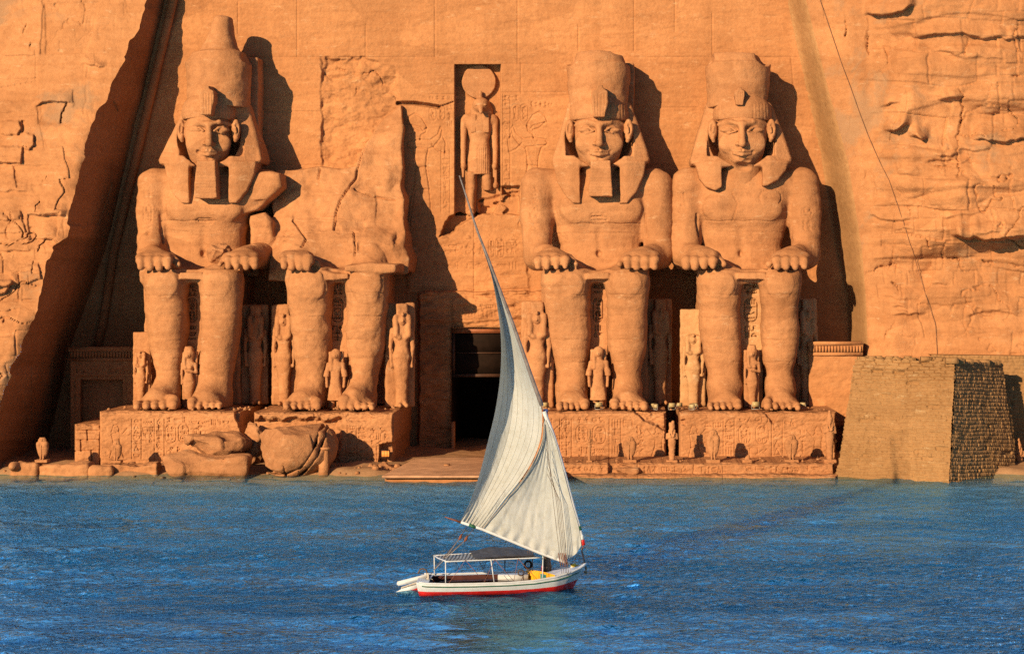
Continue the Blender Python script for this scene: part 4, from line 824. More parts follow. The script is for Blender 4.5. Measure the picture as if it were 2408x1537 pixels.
    # double crown
    kr = Vol((wx(kc - 95, 89.7), 87.7, wz(262, 89)), (wx(kc + 95, 89.7), 91.8, wz(p['top'] - 8, 89.7)), .055)
    kr.loft([(wz(py, 89.0), wx(kc + o, 89.7), 89.75, M(a, 89.7), bb) for py, a, bb, o in p['crown_rows']], .04, n=2.15, r=.05)
    for c, r in p.get('crown_chips', ()): kr.ell(c, r, .06, True)
    kr.rough(.045, .9, seed + 10)
    V, Q = kr.mesh(); mk("crown", weather(V, Q, .03, seed + 10, .045), Q, S_STAT, t)
    # rearing cobra on the brow
    ur = p['uraeus']; u0 = ur[0]; uh = Vol((wx(u0 - 24, 88), 86.9, wz(ur[2] + 8, 88)), (wx(u0 + 24, 88), 89, wz(ur[1] - 8, 88)), .035)
    H = ur[2] - ur[1]; w = ur[3]
    uh.poly([(wx(u0 + a * w, 87.8), wz(ur[1] + c * H, 87.8)) for a, c in ((-.35, 0), (.4, 0), (.45, .1), (1, .2), (1.0, .55), (.75, .8), (.65, 1), (-.75, 1), (-.8, .8), (-1, .5), (-1, .2), (-.4, .12))], ur[4], 88.6, .05)
    uh.rough(.02, 2, seed + 12)
    V, Q = uh.mesh(); V = carve(V, Q, [[(u0 + a * w, ur[1] + .25 * H), (u0 + a * w * .8, ur[1] + .95 * H)] for a in (-.6, -.2, .25, .65)], 1.2, .03); mk("brow_cobra", weather(V, Q, .015, seed + 12, .02), Q, S_STAT, t)
    if p.get('beard'):
        bt = p['beard']; bv = Vol((wx(bt[0] - 12, 88), 87.1, wz(bt[3] + 8, 88)), (wx(bt[1] + 12, 88), 89.1, wz(372, 88)), .04)
        bv.poly([(wx(a, 87.8), wz(c, 87.8)) for a, c in ((bt[0] + 5, 378), (bt[1] - 4, 378), (bt[1] + 1, bt[3] - 3), (bt[1], bt[3]), (bt[0], bt[3] - 2), (bt[0] - 1, bt[3] - 8))], 87.55, 88.75, .06)
        for c, r in p.get('beard_chips', ()): bv.ell(c, r, .05, True)
        bv.rough(.02, 1.5, seed + 14); V, Q = bv.mesh()
        V = carve(V, Q, [[(bt[0], y), (bt[1], y + .5)] for y in range(392, int(bt[3]) - 8, 7)], 1.2, .02); mk("false_beard", weather(V, Q, .015, seed + 14, .03), Q, S_STAT, t)
    return t
def rowsC(o=0, top=122, w=1.0):
    return [(252, 71 * w, 1.42, o), (236, 71 * w, 1.44, o), (190, 74 * w, 1.48, o), (152, 77 * w, 1.5, o), (147, 77 * w, 1.5, o), (146, 69 * w, 1.4, o - 3), (top + 8, 62 * w, 1.3, o - 4), (top, 54 * w, 1.2, o - 6)]
def armmarks(x, y, seed): return cartouche(x - 9, y, x + 9, y + 46, seed) + glyphs(x - 9, y - 30, x + 9, y - 6, seed + 1, 15) + glyphs(x - 9, y + 52, x + 9, y + 76, seed + 2, 15)
colossus(dict(face=491, scale=.93, crown=515, seed=301, neck=492, sh=(322, 660), torso=(383, 580), knees=((335, 436), (467, 567)), ankles=((360, 421), (462, 537)), feet=((313, 423), (432, 527)),
    arms=((362, 356, 366), (622, 610, 570)), gaps=(380, 590), broken_arm=1, arm_r=(37, 34), hand=46, nemes=((432, 377), (579, 620)), pillar=(455, 607, 134), top=34,
    crown_rows=[(252, 72, 1.42, 0), (236, 73, 1.44, 0), (190, 75, 1.48, 0), (150, 77, 1.5, 0), (146, 77, 1.5, 0), (141, 72, 1.42, 0), (121, 60, 1.25, 0), (118, 46, 1.05, 2), (104, 38, .95, 3), (84, 32, .85, 5), (60, 27, .75, 7), (40, 20, .6, 10), (36, 16, .5, 10)],
    crown_chips=[(W(592, 132, 89.2), (.55, 1.1, .42)), (W(534, 34, 89.6), (.3, .6, .12))], uraeus=(489, 203, 271, 17, 87.4), beard=(459, 512, 0, 468), beard_chips=[(W(509, 470, 87.6), (.15, .3, .1))],
    broken_joint=True,
    marks=armmarks(347, 478, 31) + cartouche(462, 514, 500, 527, 34, True),
    label="leftmost colossus, its tall pointed double crown intact and one upper arm broken away"))
colossus(dict(face=1409, crown=1407, seed=303, neck=1410, sh=(1224, 1580), torso=(1304, 1522), knees=((1272, 1390), (1422, 1528)), ankles=((1309, 1380), (1440, 1509)), feet=((1308, 1388), (1430, 1524)),
    arms=((1264, 1264, 1300), (1543, 1548, 1510)), gaps=(1301, 1518), hand=46, nemes=((1336, 1300), (1484, 1529)), pillar=(1345, 1492, 147), top=122, crown_rows=rowsC(0), crown_chips=[(W(1488, 136, 89.2), (.45, 1.3, .55)), (W(1340, 134, 89), (.3, 1.2, .4)), (W(1452, 120, 88.9), (.35, .9, .2))],
    uraeus=(1410, 202, 277, 19, 87.4), beard=(1385, 1440, 0, 464), beard_chips=[(W(1430, 466, 87.6), (.3, .3, .1))], chips=[(W(1250, 398, 88.8), (.5, .6, .15))],
    marks=armmarks(1256, 468, 41) + cartouche(1387, 502, 1431, 518, 44, True),
    label="colossus right of the doorway with a flat broken crown and complete false beard"))
def chest_patch(b): pass
colossus(dict(face=1745, crown=1734, seed=304, neck=1745, sh=(1580, 1921), torso=(1640, 1852), knees=((1638, 1744), (1787, 1886)), ankles=((1667, 1747), (1802, 1869)), feet=((1661, 1752), (1790, 1884)),
    arms=((1616, 1612, 1648), (1890, 1894, 1862)), gaps=(1638, 1860), hand=46, nemes=((1663, 1622), (1816, 1862)), pillar=(1668, 1800, 150), top=122, crown_rows=rowsC(0, 123), crown_chips=[(W(1800, 134, 89.0), (.5, 1.2, .45)), (W(1665, 136, 89), (.35, 1.2, .4)), (W(1720, 118, 89.2), (.5, .9, .15))],
    uraeus=(1739, 206, 247, 12, 87.75), head_chips=[(W(1750, 394, 87.9), (M(34), .75, M(13))), (W(1762, 378, 87.85), (M(16), .35, M(6))), (W(1745, 425, 88.3), (M(34), .3, M(22)))], lappets=(((-108, 384), (-50, 380), (-47, 440), (-62, 448), (-84, 440), (-100, 420)), ((48, 380), (110, 378), (104, 400), (84, 424), (60, 436), (48, 438))),
    chips=[(W(1722, 468, 88.25), (M(34), .28, M(40))), (W(1760, 500, 88.2), (M(50), .22, M(26))), (W(1868, 415, 88.5), (M(13), .7, M(26))), (W(1756, 575, 88.35), (M(4), .35, M(30))), (W(1700, 560, 88.3), (M(24), .2, M(16)))], pale=True,
    marks=cartouche(1885, 488, 1909, 513, 51) + glyphs(1885, 517, 1909, 542, 52, 15) + cartouche(1593, 470, 1613, 500, 53) + glyphs(1593, 452, 1613, 466, 54, 14) + [circ(1812, 465, 26, 20, 150, 400), [(1720, 450), (1735, 480), (1722, 520)]],
    label="rightmost colossus of the four, beardless with a broken chin beside the right cliff"))
def slab2(b):
    q = lambda px, py, d: (wx(px, d), wz(py, d))
    b.poly([q(*v) for v in ((640, 402, 90), (700, 396, 90), (752, 392, 90.5), (800, 402, 90.5), (838, 392, 90.5), (850, 350, 90.5), (880, 300, 90.5), (905, 268, 90.5), (936, 246, 90.5), (943, 300, 90.5), (939, 352, 90.3), (945, 392, 90.3), (941, 436, 90.2), (951, 470, 90), (948, 512, 90), (958, 545, 89.9), (956, 580, 89.7), (965, 612, 89.5), (962, 640, 89.5), (640, 660, 89.5))], 90.2, 92.3, .05, .2,
        lean=lambda x, z: 1.1 - 3.5 * np.clip((wz(235, 90) - z) / 9.0, 0, 1.1) ** 1.3 + .5 * np.clip((wx(760, 90) - x) / 3, 0, 1) + .34 * facets(x + .35 * fbm(x * .6, 0, z * .6, 2, 8), z * .8, 2.4, 88, .9) + .16 * facets(x, z * 1.3, .9, 89, .9) + .12 * fbm(x * .8, 0, z * .8, 3, 90))
    b.cap(W(705, 600, 88.95), W(875, 600, 88.95), .95, .95, .9); b.poly([q(*v) for v in ((588, 508, 89.2), (622, 500, 89.2), (640, 522, 89.2), (646, 560, 89.2), (634, 592, 89.2), (590, 592, 89.2))], 89.1, 91, .22, .2)
    pass
    b.box(wx(812, 86), wx(934, 86), 85.5, 88.5, wz(640, 86), wz(622, 86), .08, .15)
    for c, r in ((W(906, 470, 88.6), (M(16), .9, M(40))), (W(930, 545, 88.3), (M(14), .8, M(30))), (W(742, 605, 86.6), (M(10), .7, M(16))), (W(842, 575, 87.9), (M(4), .4, M(18)))): b.ell(c, r, .15, True)
    b.rough(.10, .7, 61, 4)
colossus(dict(face=800, crown=800, seed=302, neck=800, whole=False, cracks=[[(930, 243), (905, 262), (880, 295), (862, 330), (848, 365), (842, 392), (838, 420), (820, 440), (800, 470), (790, 500), (786, 540)], [(752, 398), (748, 420)], [(835, 445), (880, 462), (930, 470)], [(690, 520), (720, 560), (710, 580)], [(832, 545), (836, 580), (834, 600)]], sh=(590, 965), torso=(690, 930), knees=((674, 776), (811, 912)), ankles=((695, 763), (820, 884)), feet=((666, 757), (789, 886)), arms=((680, 680, 698), (930, 930, 890)), no_hand=(1,), gaps=(0, 0), hand=40, slab=slab2,
    chips=[(W(740, 630, 85.6), (M(14), .5, M(14)))], marks=glyphs(665, 545, 690, 570, 65, 16),
    label="shattered colossus left of the doorway, only legs and lap left below a jagged slab"))
# standing falcon-headed god in the niche
def niche_god():
    t = empty("niche_god", W(1127, 500, 92.6), "falcon-headed god standing under a sun disc in the niche above the doorway", "statue")
    b = Vol((wx(1078, 93), 91.2, wz(508, 93)), (wx(1180, 93), 93.7, wz(228, 92)), .036); q = W; D = 92.5
    b.loft([(wz(py, D), wx(c, D), 92.75, M(a, D), bb) for py, c, a, bb in ((275, 1128, 30, .42), (288, 1128, 33, .55), (310, 1128, 27, .52), (330, 1127, 22, .45), (348, 1127, 24, .48), (370, 1127, 27, .52), (410, 1127, 29, .55))], .1, n=2.4)
    b.cap(q(1098, 280, 92.7), q(1158, 280, 92.7), .26, .26, .2)
    for sg, sx in ((-1, 1090), (1, 1163)):
        b.cap(q(sx, 284, 92.65), q(sx + sg * 1, 345, 92.6), M(8.5), M(7), .08); b.cap(q(sx + sg, 345, 92.6), q(sx + sg * 1, 382, 92.5), M(7), M(6), .06); b.ell(q(sx, 391, 92.45), (M(7), .2, M(9)), .06); b.cap(q(sx - 1, 395, 92.4), q(sx - 1, 415, 92.4), M(4), M(4), .03)
    b.loft([(wz(py, D), wx(c, D), 92.6, M(a, D), .42) for py, c, a in ((405, 1109, 13, ), (440, 1109, 12), (460, 1109, 10.5), (490, 1109, 8.5), (500, 1109, 9))], .05); b.cap(q(1109, 497, 92.5), q(1108, 500, 91.9), M(9), M(8), .05)
    b.loft([(wz(py, D), wx(c, D), 92.75, M(a, D), .42) for py, c, a in ((405, 1145, 13), (432, 1145, 13), (447, 1146, 11))], .05)
    b.rough(.015, 2, 71); V, Q = b.mesh()
    V = carve(V, Q, [[(1098 + i * 5, 348), (1098 + i * 5, 408)] for i in range(5, 12)] + [[(1099, 343), (1153, 343)]], 1.1, .025); mk("body", weather(V, Q, .015, 71, .02), Q, S_STAT, t)
    b = Vol((wx(1098, 93), 91.2, wz(320, 93)), (wx(1166, 93), 93.7, wz(225, 92)), .034)
    b.ell(q(1131, 248, 92.45), (M(21), .55, M(20)), 0); b.loft([(wz(py, D), wx(1131, D), 92.75, M(a, D), .5) for py, a in ((238, 20), (256, 27), (276, 27), (290, 24))], .08)
    b.cap(q(1131, 250, 92.1), q(1131, 264, 91.75), M(9), M(4), .06); b.box(wx(1107, D), wx(1121, D), 92.2, 92.7, wz(313, D), wz(270, D), .06, .05); b.box(wx(1137, D), wx(1151, D), 92.2, 92.7, wz(313, D), wz(270, D), .06, .05)
    for sg in (-1, 1): b.ell(q(1131 + sg * 11, 247, 92.02), (M(4), .12, M(2.5)), .03)
    V, Q = b.mesh(); mk("falcon_head", weather(V, Q, .012, 72, .02), Q, S_STAT, t)
    b = Vol((wx(1080, 93), 91.8, wz(242, 93)), (wx(1172, 93), 93.6, wz(148, 92)), .034); c = W(1127, 194, 92.9)
    b.op(lambda x, y, z: np.maximum(np.sqrt((x - c[0]) ** 2 + (z - c[2]) ** 2) - M(39.5, D), abs(y - 92.85) - .32), c - 1.2, c + 1.2); b.cap(q(1130, 238, 92.4), q(1130, 222, 92.3), .11, .07, .03); b.ell(q(1130, 219, 92.3), (.09, .1, .12), .04)
    b.rough(.02, 1.5, 73); V, Q = b.mesh(); mk("sun_disc", weather(V, Q, .01, 73, .015), Q, S_STAT, t)
    b = Vol((wx(1150, 93), 91.8, wz(455, 93)), (wx(1178, 93), 93.5, wz(400, 93)), .03); b.box(wx(1163, D), wx(1169, D), 92.3, 92.9, wz(440, D), wz(400, D), .03); b.ell(q(1166, 436, 92.4), (M(7), .25, M(9)), .04)
    V, Q = b.mesh(); mk("staff", V, Q, S_STAT, t)
niche_god()
# ------------------------------------------------------------ pedestals and terraces
def block(name, label, cat, px0, px1, py0, py1, d0, dback, strokes, seed, edits=None, step=1.2, mat=None, width=1.7, cut=.05, group=None):
    t = empty(name, W((px0 + px1) / 2, py1, d0), label, cat, group)
    h = HF(px0, px1, py0, py1, step, lambda x, y: d0 + .05 * fbm(x * .02, y * .05, 0, 4, seed) + .02 * fbm(x * .12, y * .2, 0, 3, seed + 1))
    e = np.minimum(np.minimum(h.PX - px0, px1 - h.PX), h.PY - py0) + 1.5 * fbm(h.PX * .08, h.PY * .08, 0, 3, seed + 2); h.D += .22 * ss(4.5, 0, e)
    if edits: edits(h)
    h.stroke(strokes, width, cut)
    V = h.verts(); a = [1.2 * fbm(h.x * .06, 0, 0, 4, seed + 3)][0]; V[0, :, 2] += .02 * a; V[1:4, :, 2] += .012 * a
    mk("carved_face", V, h.quads(), mat or S_STAT, t)
    b = MB()
    for row in (V[0], V[:, 0], V[:, -1]):
        back = row.copy(); back[:, 1] = dback; n = 2; b.grid(np.stack([row + (back - row) * u for u in np.linspace(0, 1, 7)]))
    for g in (b.V[0],): g[:, 2] += .025 * fbm(g[:, 0] * 1.2, g[:, 1] * 1.2, 0, 3, seed)
    o = b.build("core", mat or S_STAT, t, True); return t
def col(x0, x1, y0, y1, seed): return glyphs(x0, y0, x1, y1, seed, (x1 - x0) * .95) + [[(x0 - 2.5, y0), (x0 - 2.5, y1)], [(x1 + 2.5, y0), (x1 + 2.5, y1)]]
man = [[(0, 30), (6, 12), (16, 10), (22, 20), (20, 28), (24, 32)], [(12, 32), (0, 36), (4, 52), (4, 70), (-4, 100)], [(12, 32), (30, 36), (44, 20)], [(22, 50), (24, 70), (34, 100)], [(4, 70), (24, 68)]]
def dmg(P, dep, seed, jag=3): return lambda h: h.area(P, lambda x, y, d: dep + .12 * fbm(x * .05, y * .08, 0, 3, seed), 3, jag, seed)
g1 = shift(man, 262, 990, .85) + col(313, 330, 985, 1078, 1) + glyphs(335, 985, 362, 1040, 2, 16) + col(366, 384, 985, 1080, 3) + cartouche(390, 998, 414, 1042, 4) + cartouche(420, 996, 444, 1040, 5) + glyphs(390, 980, 444, 992, 6, 16) + glyphs(450, 985, 540, 1000, 7, 20) + glyphs(452, 1000, 480, 1040, 8, 18) + glyphs(390, 1050, 430, 1076, 9, 18)
block("statue_pedestal", "inscribed pedestal under the leftmost colossus, boulders against its right half", "pedestal", 235, 566, 967, 1112, 84.05, 92.2, g1, 401, dmg([(548, 960), (575, 960), (575, 1010), (562, 1005)], .5, 1), group="pedestals of the colossi")
block("masonry_block", "rough block masonry abutting the left end of the leftmost pedestal", "stonework", 176, 237, 997, 1112, 84.3, 92.2, [[(180, 1012), (232, 1012)], [(176, 1035), (235, 1033)], [(178, 1060), (235, 1058)], [(205, 1012), (206, 1034)], [(190, 1035), (191, 1059)], [(215, 1059), (216, 1100)]], 405, width=2.4, cut=.10)
g2 = col(820, 836, 1000, 1045, 11) + glyphs(842, 1000, 862, 1045, 12, 15) + glyphs(868, 1005, 915, 1045, 13, 18) + col(815, 835, 1050, 1105, 14) + col(842, 858, 1050, 1110, 15) + col(866, 884, 1050, 1112, 16)
block("statue_pedestal", "pedestal below the shattered colossus, its left half hidden by a fallen stone head", "pedestal", 598, 926, 970, 1125, 84.0, 91.5, g2, 411, lambda h: (h.area([(590, 985), (800, 985), (790, 1130), (590, 1130)], .45, 6, 6, 2), h.area([(893, 1045), (930, 1040), (930, 1130), (890, 1130)], .55, 2, 2, 3), h.area([(740, 975), (860, 968), (880, 985), (790, 995)], .15, 4, 4, 4)), group="pedestals of the colossi")
g3 = col(1300, 1330, 985, 1075, 20) + col(1319, 1342, 985, 1078, 21) + cartouche(1355, 998, 1383, 1042, 22) + cartouche(1394, 998, 1425, 1044, 23) + glyphs(1355, 980, 1425, 994, 24, 16) + glyphs(1355, 1050, 1425, 1078, 25, 22) + col(1436, 1458, 985, 1080, 26) + glyphs(1464, 985, 1490, 1010, 27, 20) + shift(man, 1560, 992, .85, True) + glyphs(1495, 1000, 1515, 1075, 28, 16) + glyphs(1190, 990, 1290, 1070, 29, 20)
block("statue_pedestal", "inscribed pedestal with a broken upper right corner, under the colossus right of the doorway", "pedestal", 1166, 1566, 968, 1100, 84.0, 92.2, g3, 421, lambda h: (h.area([(1485, 960), (1580, 960), (1580, 1022), (1545, 1000), (1510, 985)], lambda x, y, d: .45 + .12 * fbm(x * .05, y * .09, 0, 3, 5), 3, 3, 6),), group="pedestals of the colossi")
g4 = shift(man, 1622, 992, .85) + col(1704, 1725, 985, 1078, 31) + cartouche(1738, 998, 1765, 1044, 32) + cartouche(1778, 996, 1808, 1044, 33) + glyphs(1738, 980, 1808, 993, 34, 16) + glyphs(1738, 1050, 1808, 1078, 35, 22) + col(1818, 1838, 990, 1078, 36) + glyphs(1844, 985, 1870, 1005, 37, 18) + glyphs(1655, 990, 1698, 1010, 38, 20) + shift(man, 1935, 994, .85, True) + glyphs(1880, 1010, 1895, 1075, 39, 15)
block("statue_pedestal", "crisply inscribed pedestal under the beardless rightmost colossus, beside the pylon", "pedestal", 1598, 1966, 968, 1100, 84.0, 92.2, g4, 431, lambda h: (h.area([(1790, 966), (1830, 966), (1822, 1000), (1805, 985)], .25, 3, 4, 7), h.area([(1590, 985), (1612, 985), (1612, 1000), (1590, 1000)], .2, 2, 2, 8)), group="pedestals of the colossi")
gt = sum([glyphs(a, 1095, b_, 1112, 50 + i, 17) for i, (a, b_) in enumerate(((1330, 1400), (1405, 1428), (1510, 1545), (1555, 1620), (1650, 1710), (1750, 1800), (1805, 1880), (1890, 1925)))], []) + cartouche(1826, 1094, 1880, 1112, 60, True)
block("terrace_parapet", "long low parapet with carved signs along the waterside below the right pedestals", "parapet", 1166, 1962, 1088, 1118, 80.9, 84.4, gt + [[(1430, 1088), (1432, 1120)], [(1500, 1088), (1498, 1120)], [(1632, 1088), (1630, 1120)]], 441, lambda h: h.area([(1432, 1086), (1445, 1086), (1500, 1106), (1498, 1120), (1430, 1120)], .35, 2, 2, 9))
tag(block("stone_step", "worn pale step at the water's edge below the right parapet", "step", 1180, 1968, 1116, 1140, 80.1, 81.4, [[(1500, 1116), (1502, 1140)], [(1340, 1116), (1341, 1140)], [(1700, 1116), (1702, 1140)]], 445))
# ------------------------------------------------------------ boulders
def rock(name, label, cat, px, py, d, rx, ry, rz, seed, planes=9, mat=None, extra=None, group=None, res=46, rot=0.0):
    c = W(px, py, d)[()]; R = np.array([M(rx, d), ry, M(rz, d)]); h = max(R.max() * 2 / res, .03)
    v = Vol(c - R * 1.3, c + R * 1.3, h); r = np.random.RandomState(seed); D = r.normal(size=(planes, 3)); D[0] = (.1, -.3, 1); D /= np.linalg.norm(D, axis=1)[:, None]; off = r.uniform(.50, .92, planes)
    def fn(x, y, z):
        u = [(x - c[0]) / R[0], (y - c[1]) / R[1], (z - c[2]) / R[2]]; f = np.sqrt(u[0] ** 2 + u[1] ** 2 + u[2] ** 2) - 1
        for n_, o_ in zip(D, off): f = np.maximum(f, (u[0] * n_[0] + u[1] * n_[1] + u[2] * n_[2]) - o_)
        return f * R.min()
    v.op(fn, c - R, c + R)
    if extra: extra(v)
    v.rough(min(.06, .06 * R.min()), 1.0, seed, 4); V, Q = v.mesh(); nn = vnormals(V, Q); s3 = V @ np.array([.3, .5, .8]); V = V + nn * ((.05 if name == 'fallen_head' else .20) * R.min() * facets(V[:, 0] + .6 * V[:, 1] + s3 * .2, V[:, 2] * 1.3 + .4 * V[:, 1], .35 * R[0], seed + 3, 1.0))[:, None]; V = weather(V, Q, .03, seed, .06, 1.2)
    o = mk(name, V, Q, mat or S_ROCK, None, True, c - (0, 0, R[2])); return tag(o, label, cat, group)
def band(v):
    c = W(690, 1045, 82.2)
    for a in (0.55, .63): v.op(lambda x, y, z: np.abs(np.sqrt(((x - c[0] + .3) / 1.9) ** 2 + ((z - c[2] - .9) / 2.35) ** 2) - a * 1.6) * 1.6 - .035, c - 3, c + 3, .05, True)
    v.box(wx(672, 81), wx(676, 81), 80, 84, wz(1130, 81), wz(1030, 81), 0, .05, True)
rock("fallen_head", "huge rounded fallen stone head with a curved carved band, below the shattered colossus", "boulder", 686, 1048, 82.0, 104, 1.9, 82, 5, 7, extra=band, res=90)
rock("boulder", "flat slanting boulder leaning on the leftmost pedestal, upper of the two", "boulder", 505, 1040, 82.6, 92, 1.3, 36, 11, 10, group="fallen boulders", res=64)
rock("boulder", "long low boulder sloping into the water, lower of the two beside the fallen head", "boulder", 492, 1096, 81.4, 130, 1.2, 44, 14, 10, group="fallen boulders", res=72)
rock("boulder", "chunky boulder wedged in the dark gap between the two left pedestals", "boulder", 598, 1040, 83.6, 28, .9, 60, 17, 9, group="fallen boulders")
rock("rock_fragment", "angular fallen fragment lying in the lap of the leftmost colossus", "rock", 521, 594, 87.3, 42, .8, 29, 23, 8)
rock("rubble_stone", "jagged broken stone by the dark end of the pedestal near the causeway", "rock", 905, 1112, 82.6, 40, .9, 26, 29, 9)
rock("rubble_stone", "round-topped stone on the right parapet below the second falcon figure", "rock", 1474, 1104, 80.9, 32, .5, 17, 31, 8)
for i, (a, b_, y, lab) in enumerate(((22, 88, 1090, "knobbly broken animal-shaped stone at the left end of the left waterfront"), (84, 208, 1092, "long worn parapet stone below the leftmost falcon figure"), (204, 262, 1096, "short worn parapet stone between the two left falcon figures"), (225, 372, 1089, "plain parapet stone under the falcon figure before the leftmost pedestal"))):
    d = 81.0 + .35 * (i == 3); v = Vol((wx(a, d) - .2, d - .7, wz(1135, d)), (wx(b_, d) + .2, d + 1.6, wz(y, d) + .3), .045)
    v.box(wx(a, d), wx(b_, d), d, d + 1.1, wz(1130, d), wz(y, d), .16).rough(.12, 1.1, 500 + i, 4)
    if i == 0: v.ell(W(33, 1096, d - .05), (M(12), .4, M(11)), .1)
    V, Q = v.mesh(); tag(mk("parapet_stone", weather(V, Q, .05, 510 + i, .05), Q, S_STAT, None, True, W((a + b_) / 2, 1120, d)), lab, "stone", "left waterfront stones")
st = empty("stele", W(760, 1116, 80.9), "small upright stele with a flat cap standing before the fallen head", "stele")
MB().box(*rect(749, 771, 1058, 1130, 80.9, 81.3), .02).build("shaft", S_STAT, st); MB().box(*rect(746, 774, 1052, 1058, 80.85, 81.35)).build("cap", S_STAT, st)
rub = MB(); RR = random.Random(77)       # small broken stones along the bank and on the pedestals
for i in range(420):
    if i < 230: px, d, z = RR.uniform(-40, 1160), RR.uniform(80.9, 83.6), None
    elif i < 300: px, d, z = RR.uniform(240, 930), RR.uniform(84.4, 86.2), ZPED
    elif i < 360: px, d, z = RR.uniform(1180, 1950), RR.uniform(84.4, 86.0), ZPED
    else: px, d, z = RR.uniform(1180, 1950), RR.uniform(81.2, 83.6), wz(1088, 81.0)
    x = wx(px, d)
    if z is None: z = WZ + .22 + .16 * float(fbm(x * .5, d * .5, 0, 4, 3)) - 1.2 * float(ss(81.9, 79.6, d + .6 * float(vn(x * .35, 0, 0, 5))))
    r = RR.uniform(.03, .09) * (2.4 if i < 230 and RR.random() < .25 else 1)
    t3 = np.array([(RR.uniform(.6, 1.2) * a, RR.uniform(.6, 1.2) * b_, c) for c in (-.5, .55) for a, b_ in ((-1, -1), (1, -1), (1, 1), (-1, 1))]); t3[4:, :2] *= RR.uniform(.4, .8); rub.hexa(t3 * r + (x, d, z + r * .3))
tag(rub.build("rubble", S_ROCK), kind="stuff")
dk = MB(); xs = np.linspace(0, 1, 2)
plank = plain("weathered planks", (.42, .23, .13), .7, .25, 1.5, .3)
zt = WZ + .30
for i in range(16):
    a, b_ = i / 16, (i + .94) / 16; xl0, xr0 = wx(898, 78.2), wx(1330, 78.2); xl1, xr1 = wx(975, 84.5), wx(1300, 84.5); y = lambda u: 78.2 + 8 * u; L_ = lambda u: xl0 + (xl1 - xl0) * u; R_ = lambda u: xr0 + (xr1 - xr0) * u
    dk.hexa([(L_(a), y(a), zt - .1), (R_(a), y(a), zt - .1), (R_(b_), y(b_), zt - .1), (L_(b_), y(b_), zt - .1), (L_(a), y(a), zt), (R_(a), y(a), zt), (R_(b_), y(b_), zt), (L_(b_), y(b_), zt)])
cw = empty("causeway", W(1080, 1116, 80), "low wooden landing of planks leading from the water to the doorway", "landing")
dk.build("deck", plank, cw); MB().box(xl0 + .1, xr0 - .1, 78.5, 86, WZ - 1.5, zt - .104).build("base", S_SHADE, cw)
lg = empty("grille_lamp", W(905, 1080, 83.9), "small orange-lit slatted lamp box in the shadow at the pedestal's right end", "lamp")
em, nt_, b_s = nodes("lamp glow"); b_s.inputs["Base Color"].default_value = (.8, .25, .05, 1); b_s.inputs["Emission Color"].default_value = (1, .30, .05, 1); b_s.inputs["Emission Strength"].default_value = .5
MB().box(*rect(896, 916, 1058, 1076, 83.95, 84.2)).build("housing", plain("dark metal", (.05, .03, .02), .6), lg)
gl = MB()
for i in range(5): gl.box(*rect(898 + i * 3.6, 900.4 + i * 3.6, 1060, 1073, 83.93, 83.96))
gl.build("slats", em, lg)

# ------------------------------------------------------------ statuettes
def vol(lo, hi, h=.0105): return Vol(lo, hi, h)
def fin(v, seed, sc=6): v.rough(.0035, 14, seed); V, Q = v.mesh(); return V + vnormals(V, Q) * (.0035 * fbm(V[:, 0] * 22, V[:, 1] * 22, V[:, 2] * 30, 3, seed))[:, None], Q
def face(v, z, y, w=.04):
    v.ell((0, y, z), (w, .036, .048)); v.cap((0, y - .034, z + .012), (0, y - .042, z - .008), .008, .010, .006)
    for s_ in (-1, 1): v.ell((s_ * .017, y - .036, z + .010), (.010, .010, .0055), .003, True)
    v.cap((-.013, y - .036, z - .022), (.013, y - .036, z - .022), .004, .004, .003)
def fig_queen(plumes=True):
    v = vol((-.2, -.16, -.01), (.2, .14, 1.02))
    v.loft([(0, 0, -.01, .068, .06), (.04, 0, 0, .055, .05), (.25, 0, 0, .062, .055), (.40, 0, 0, .078, .062), (.48, 0, 0, .086, .068), (.58, 0, 0, .060, .05), (.66, 0, 0, .074, .058), (.73, 0, 0, .094, .05), (.765, 0, 0, .06, .04)], .01, n=2.3)
    for s_ in (-1, 1):
        v.ell((s_ * .034, -.05, .672), (.026, .026, .026), .015); v.cap((s_ * .098, 0, .735), (s_ * .108, 0, .58), .024, .020, .02); v.cap((s_ * .108, 0, .58), (s_ * .100, -.01, .42), .019, .015, .01); v.ell((s_ * .098, -.012, .395), (.017, .02, .028), .01)
        v.cap((s_ * .03, -.03, .02), (s_ * .032, -.10, .012), .026, .020, .02)
        v.cap((s_ * .062, -.028, .86), (s_ * .062, -.052, .69), .030, .028, .01)
    v.ell((0, .012, .845), (.088, .062, .065), .02); v.cap((0, .03, .84), (0, .03, .70), .07, .07, .02); face(v, .828, -.038)
    v.cap((0, -.066, .885), (0, -.062, .905), .012, .010, .01)
    if plumes: v.loft([(.895, 0, .01, .055, .045), (.93, 0, .01, .058, .045), (.995, 0, .01, .062, .04)], .01, n=4); [v.cap((x, -.038, .93), (x, -.038, .98), .007, .007, .004, True) for x in (-.03, 0, .03)]
    return fin(v, 601)
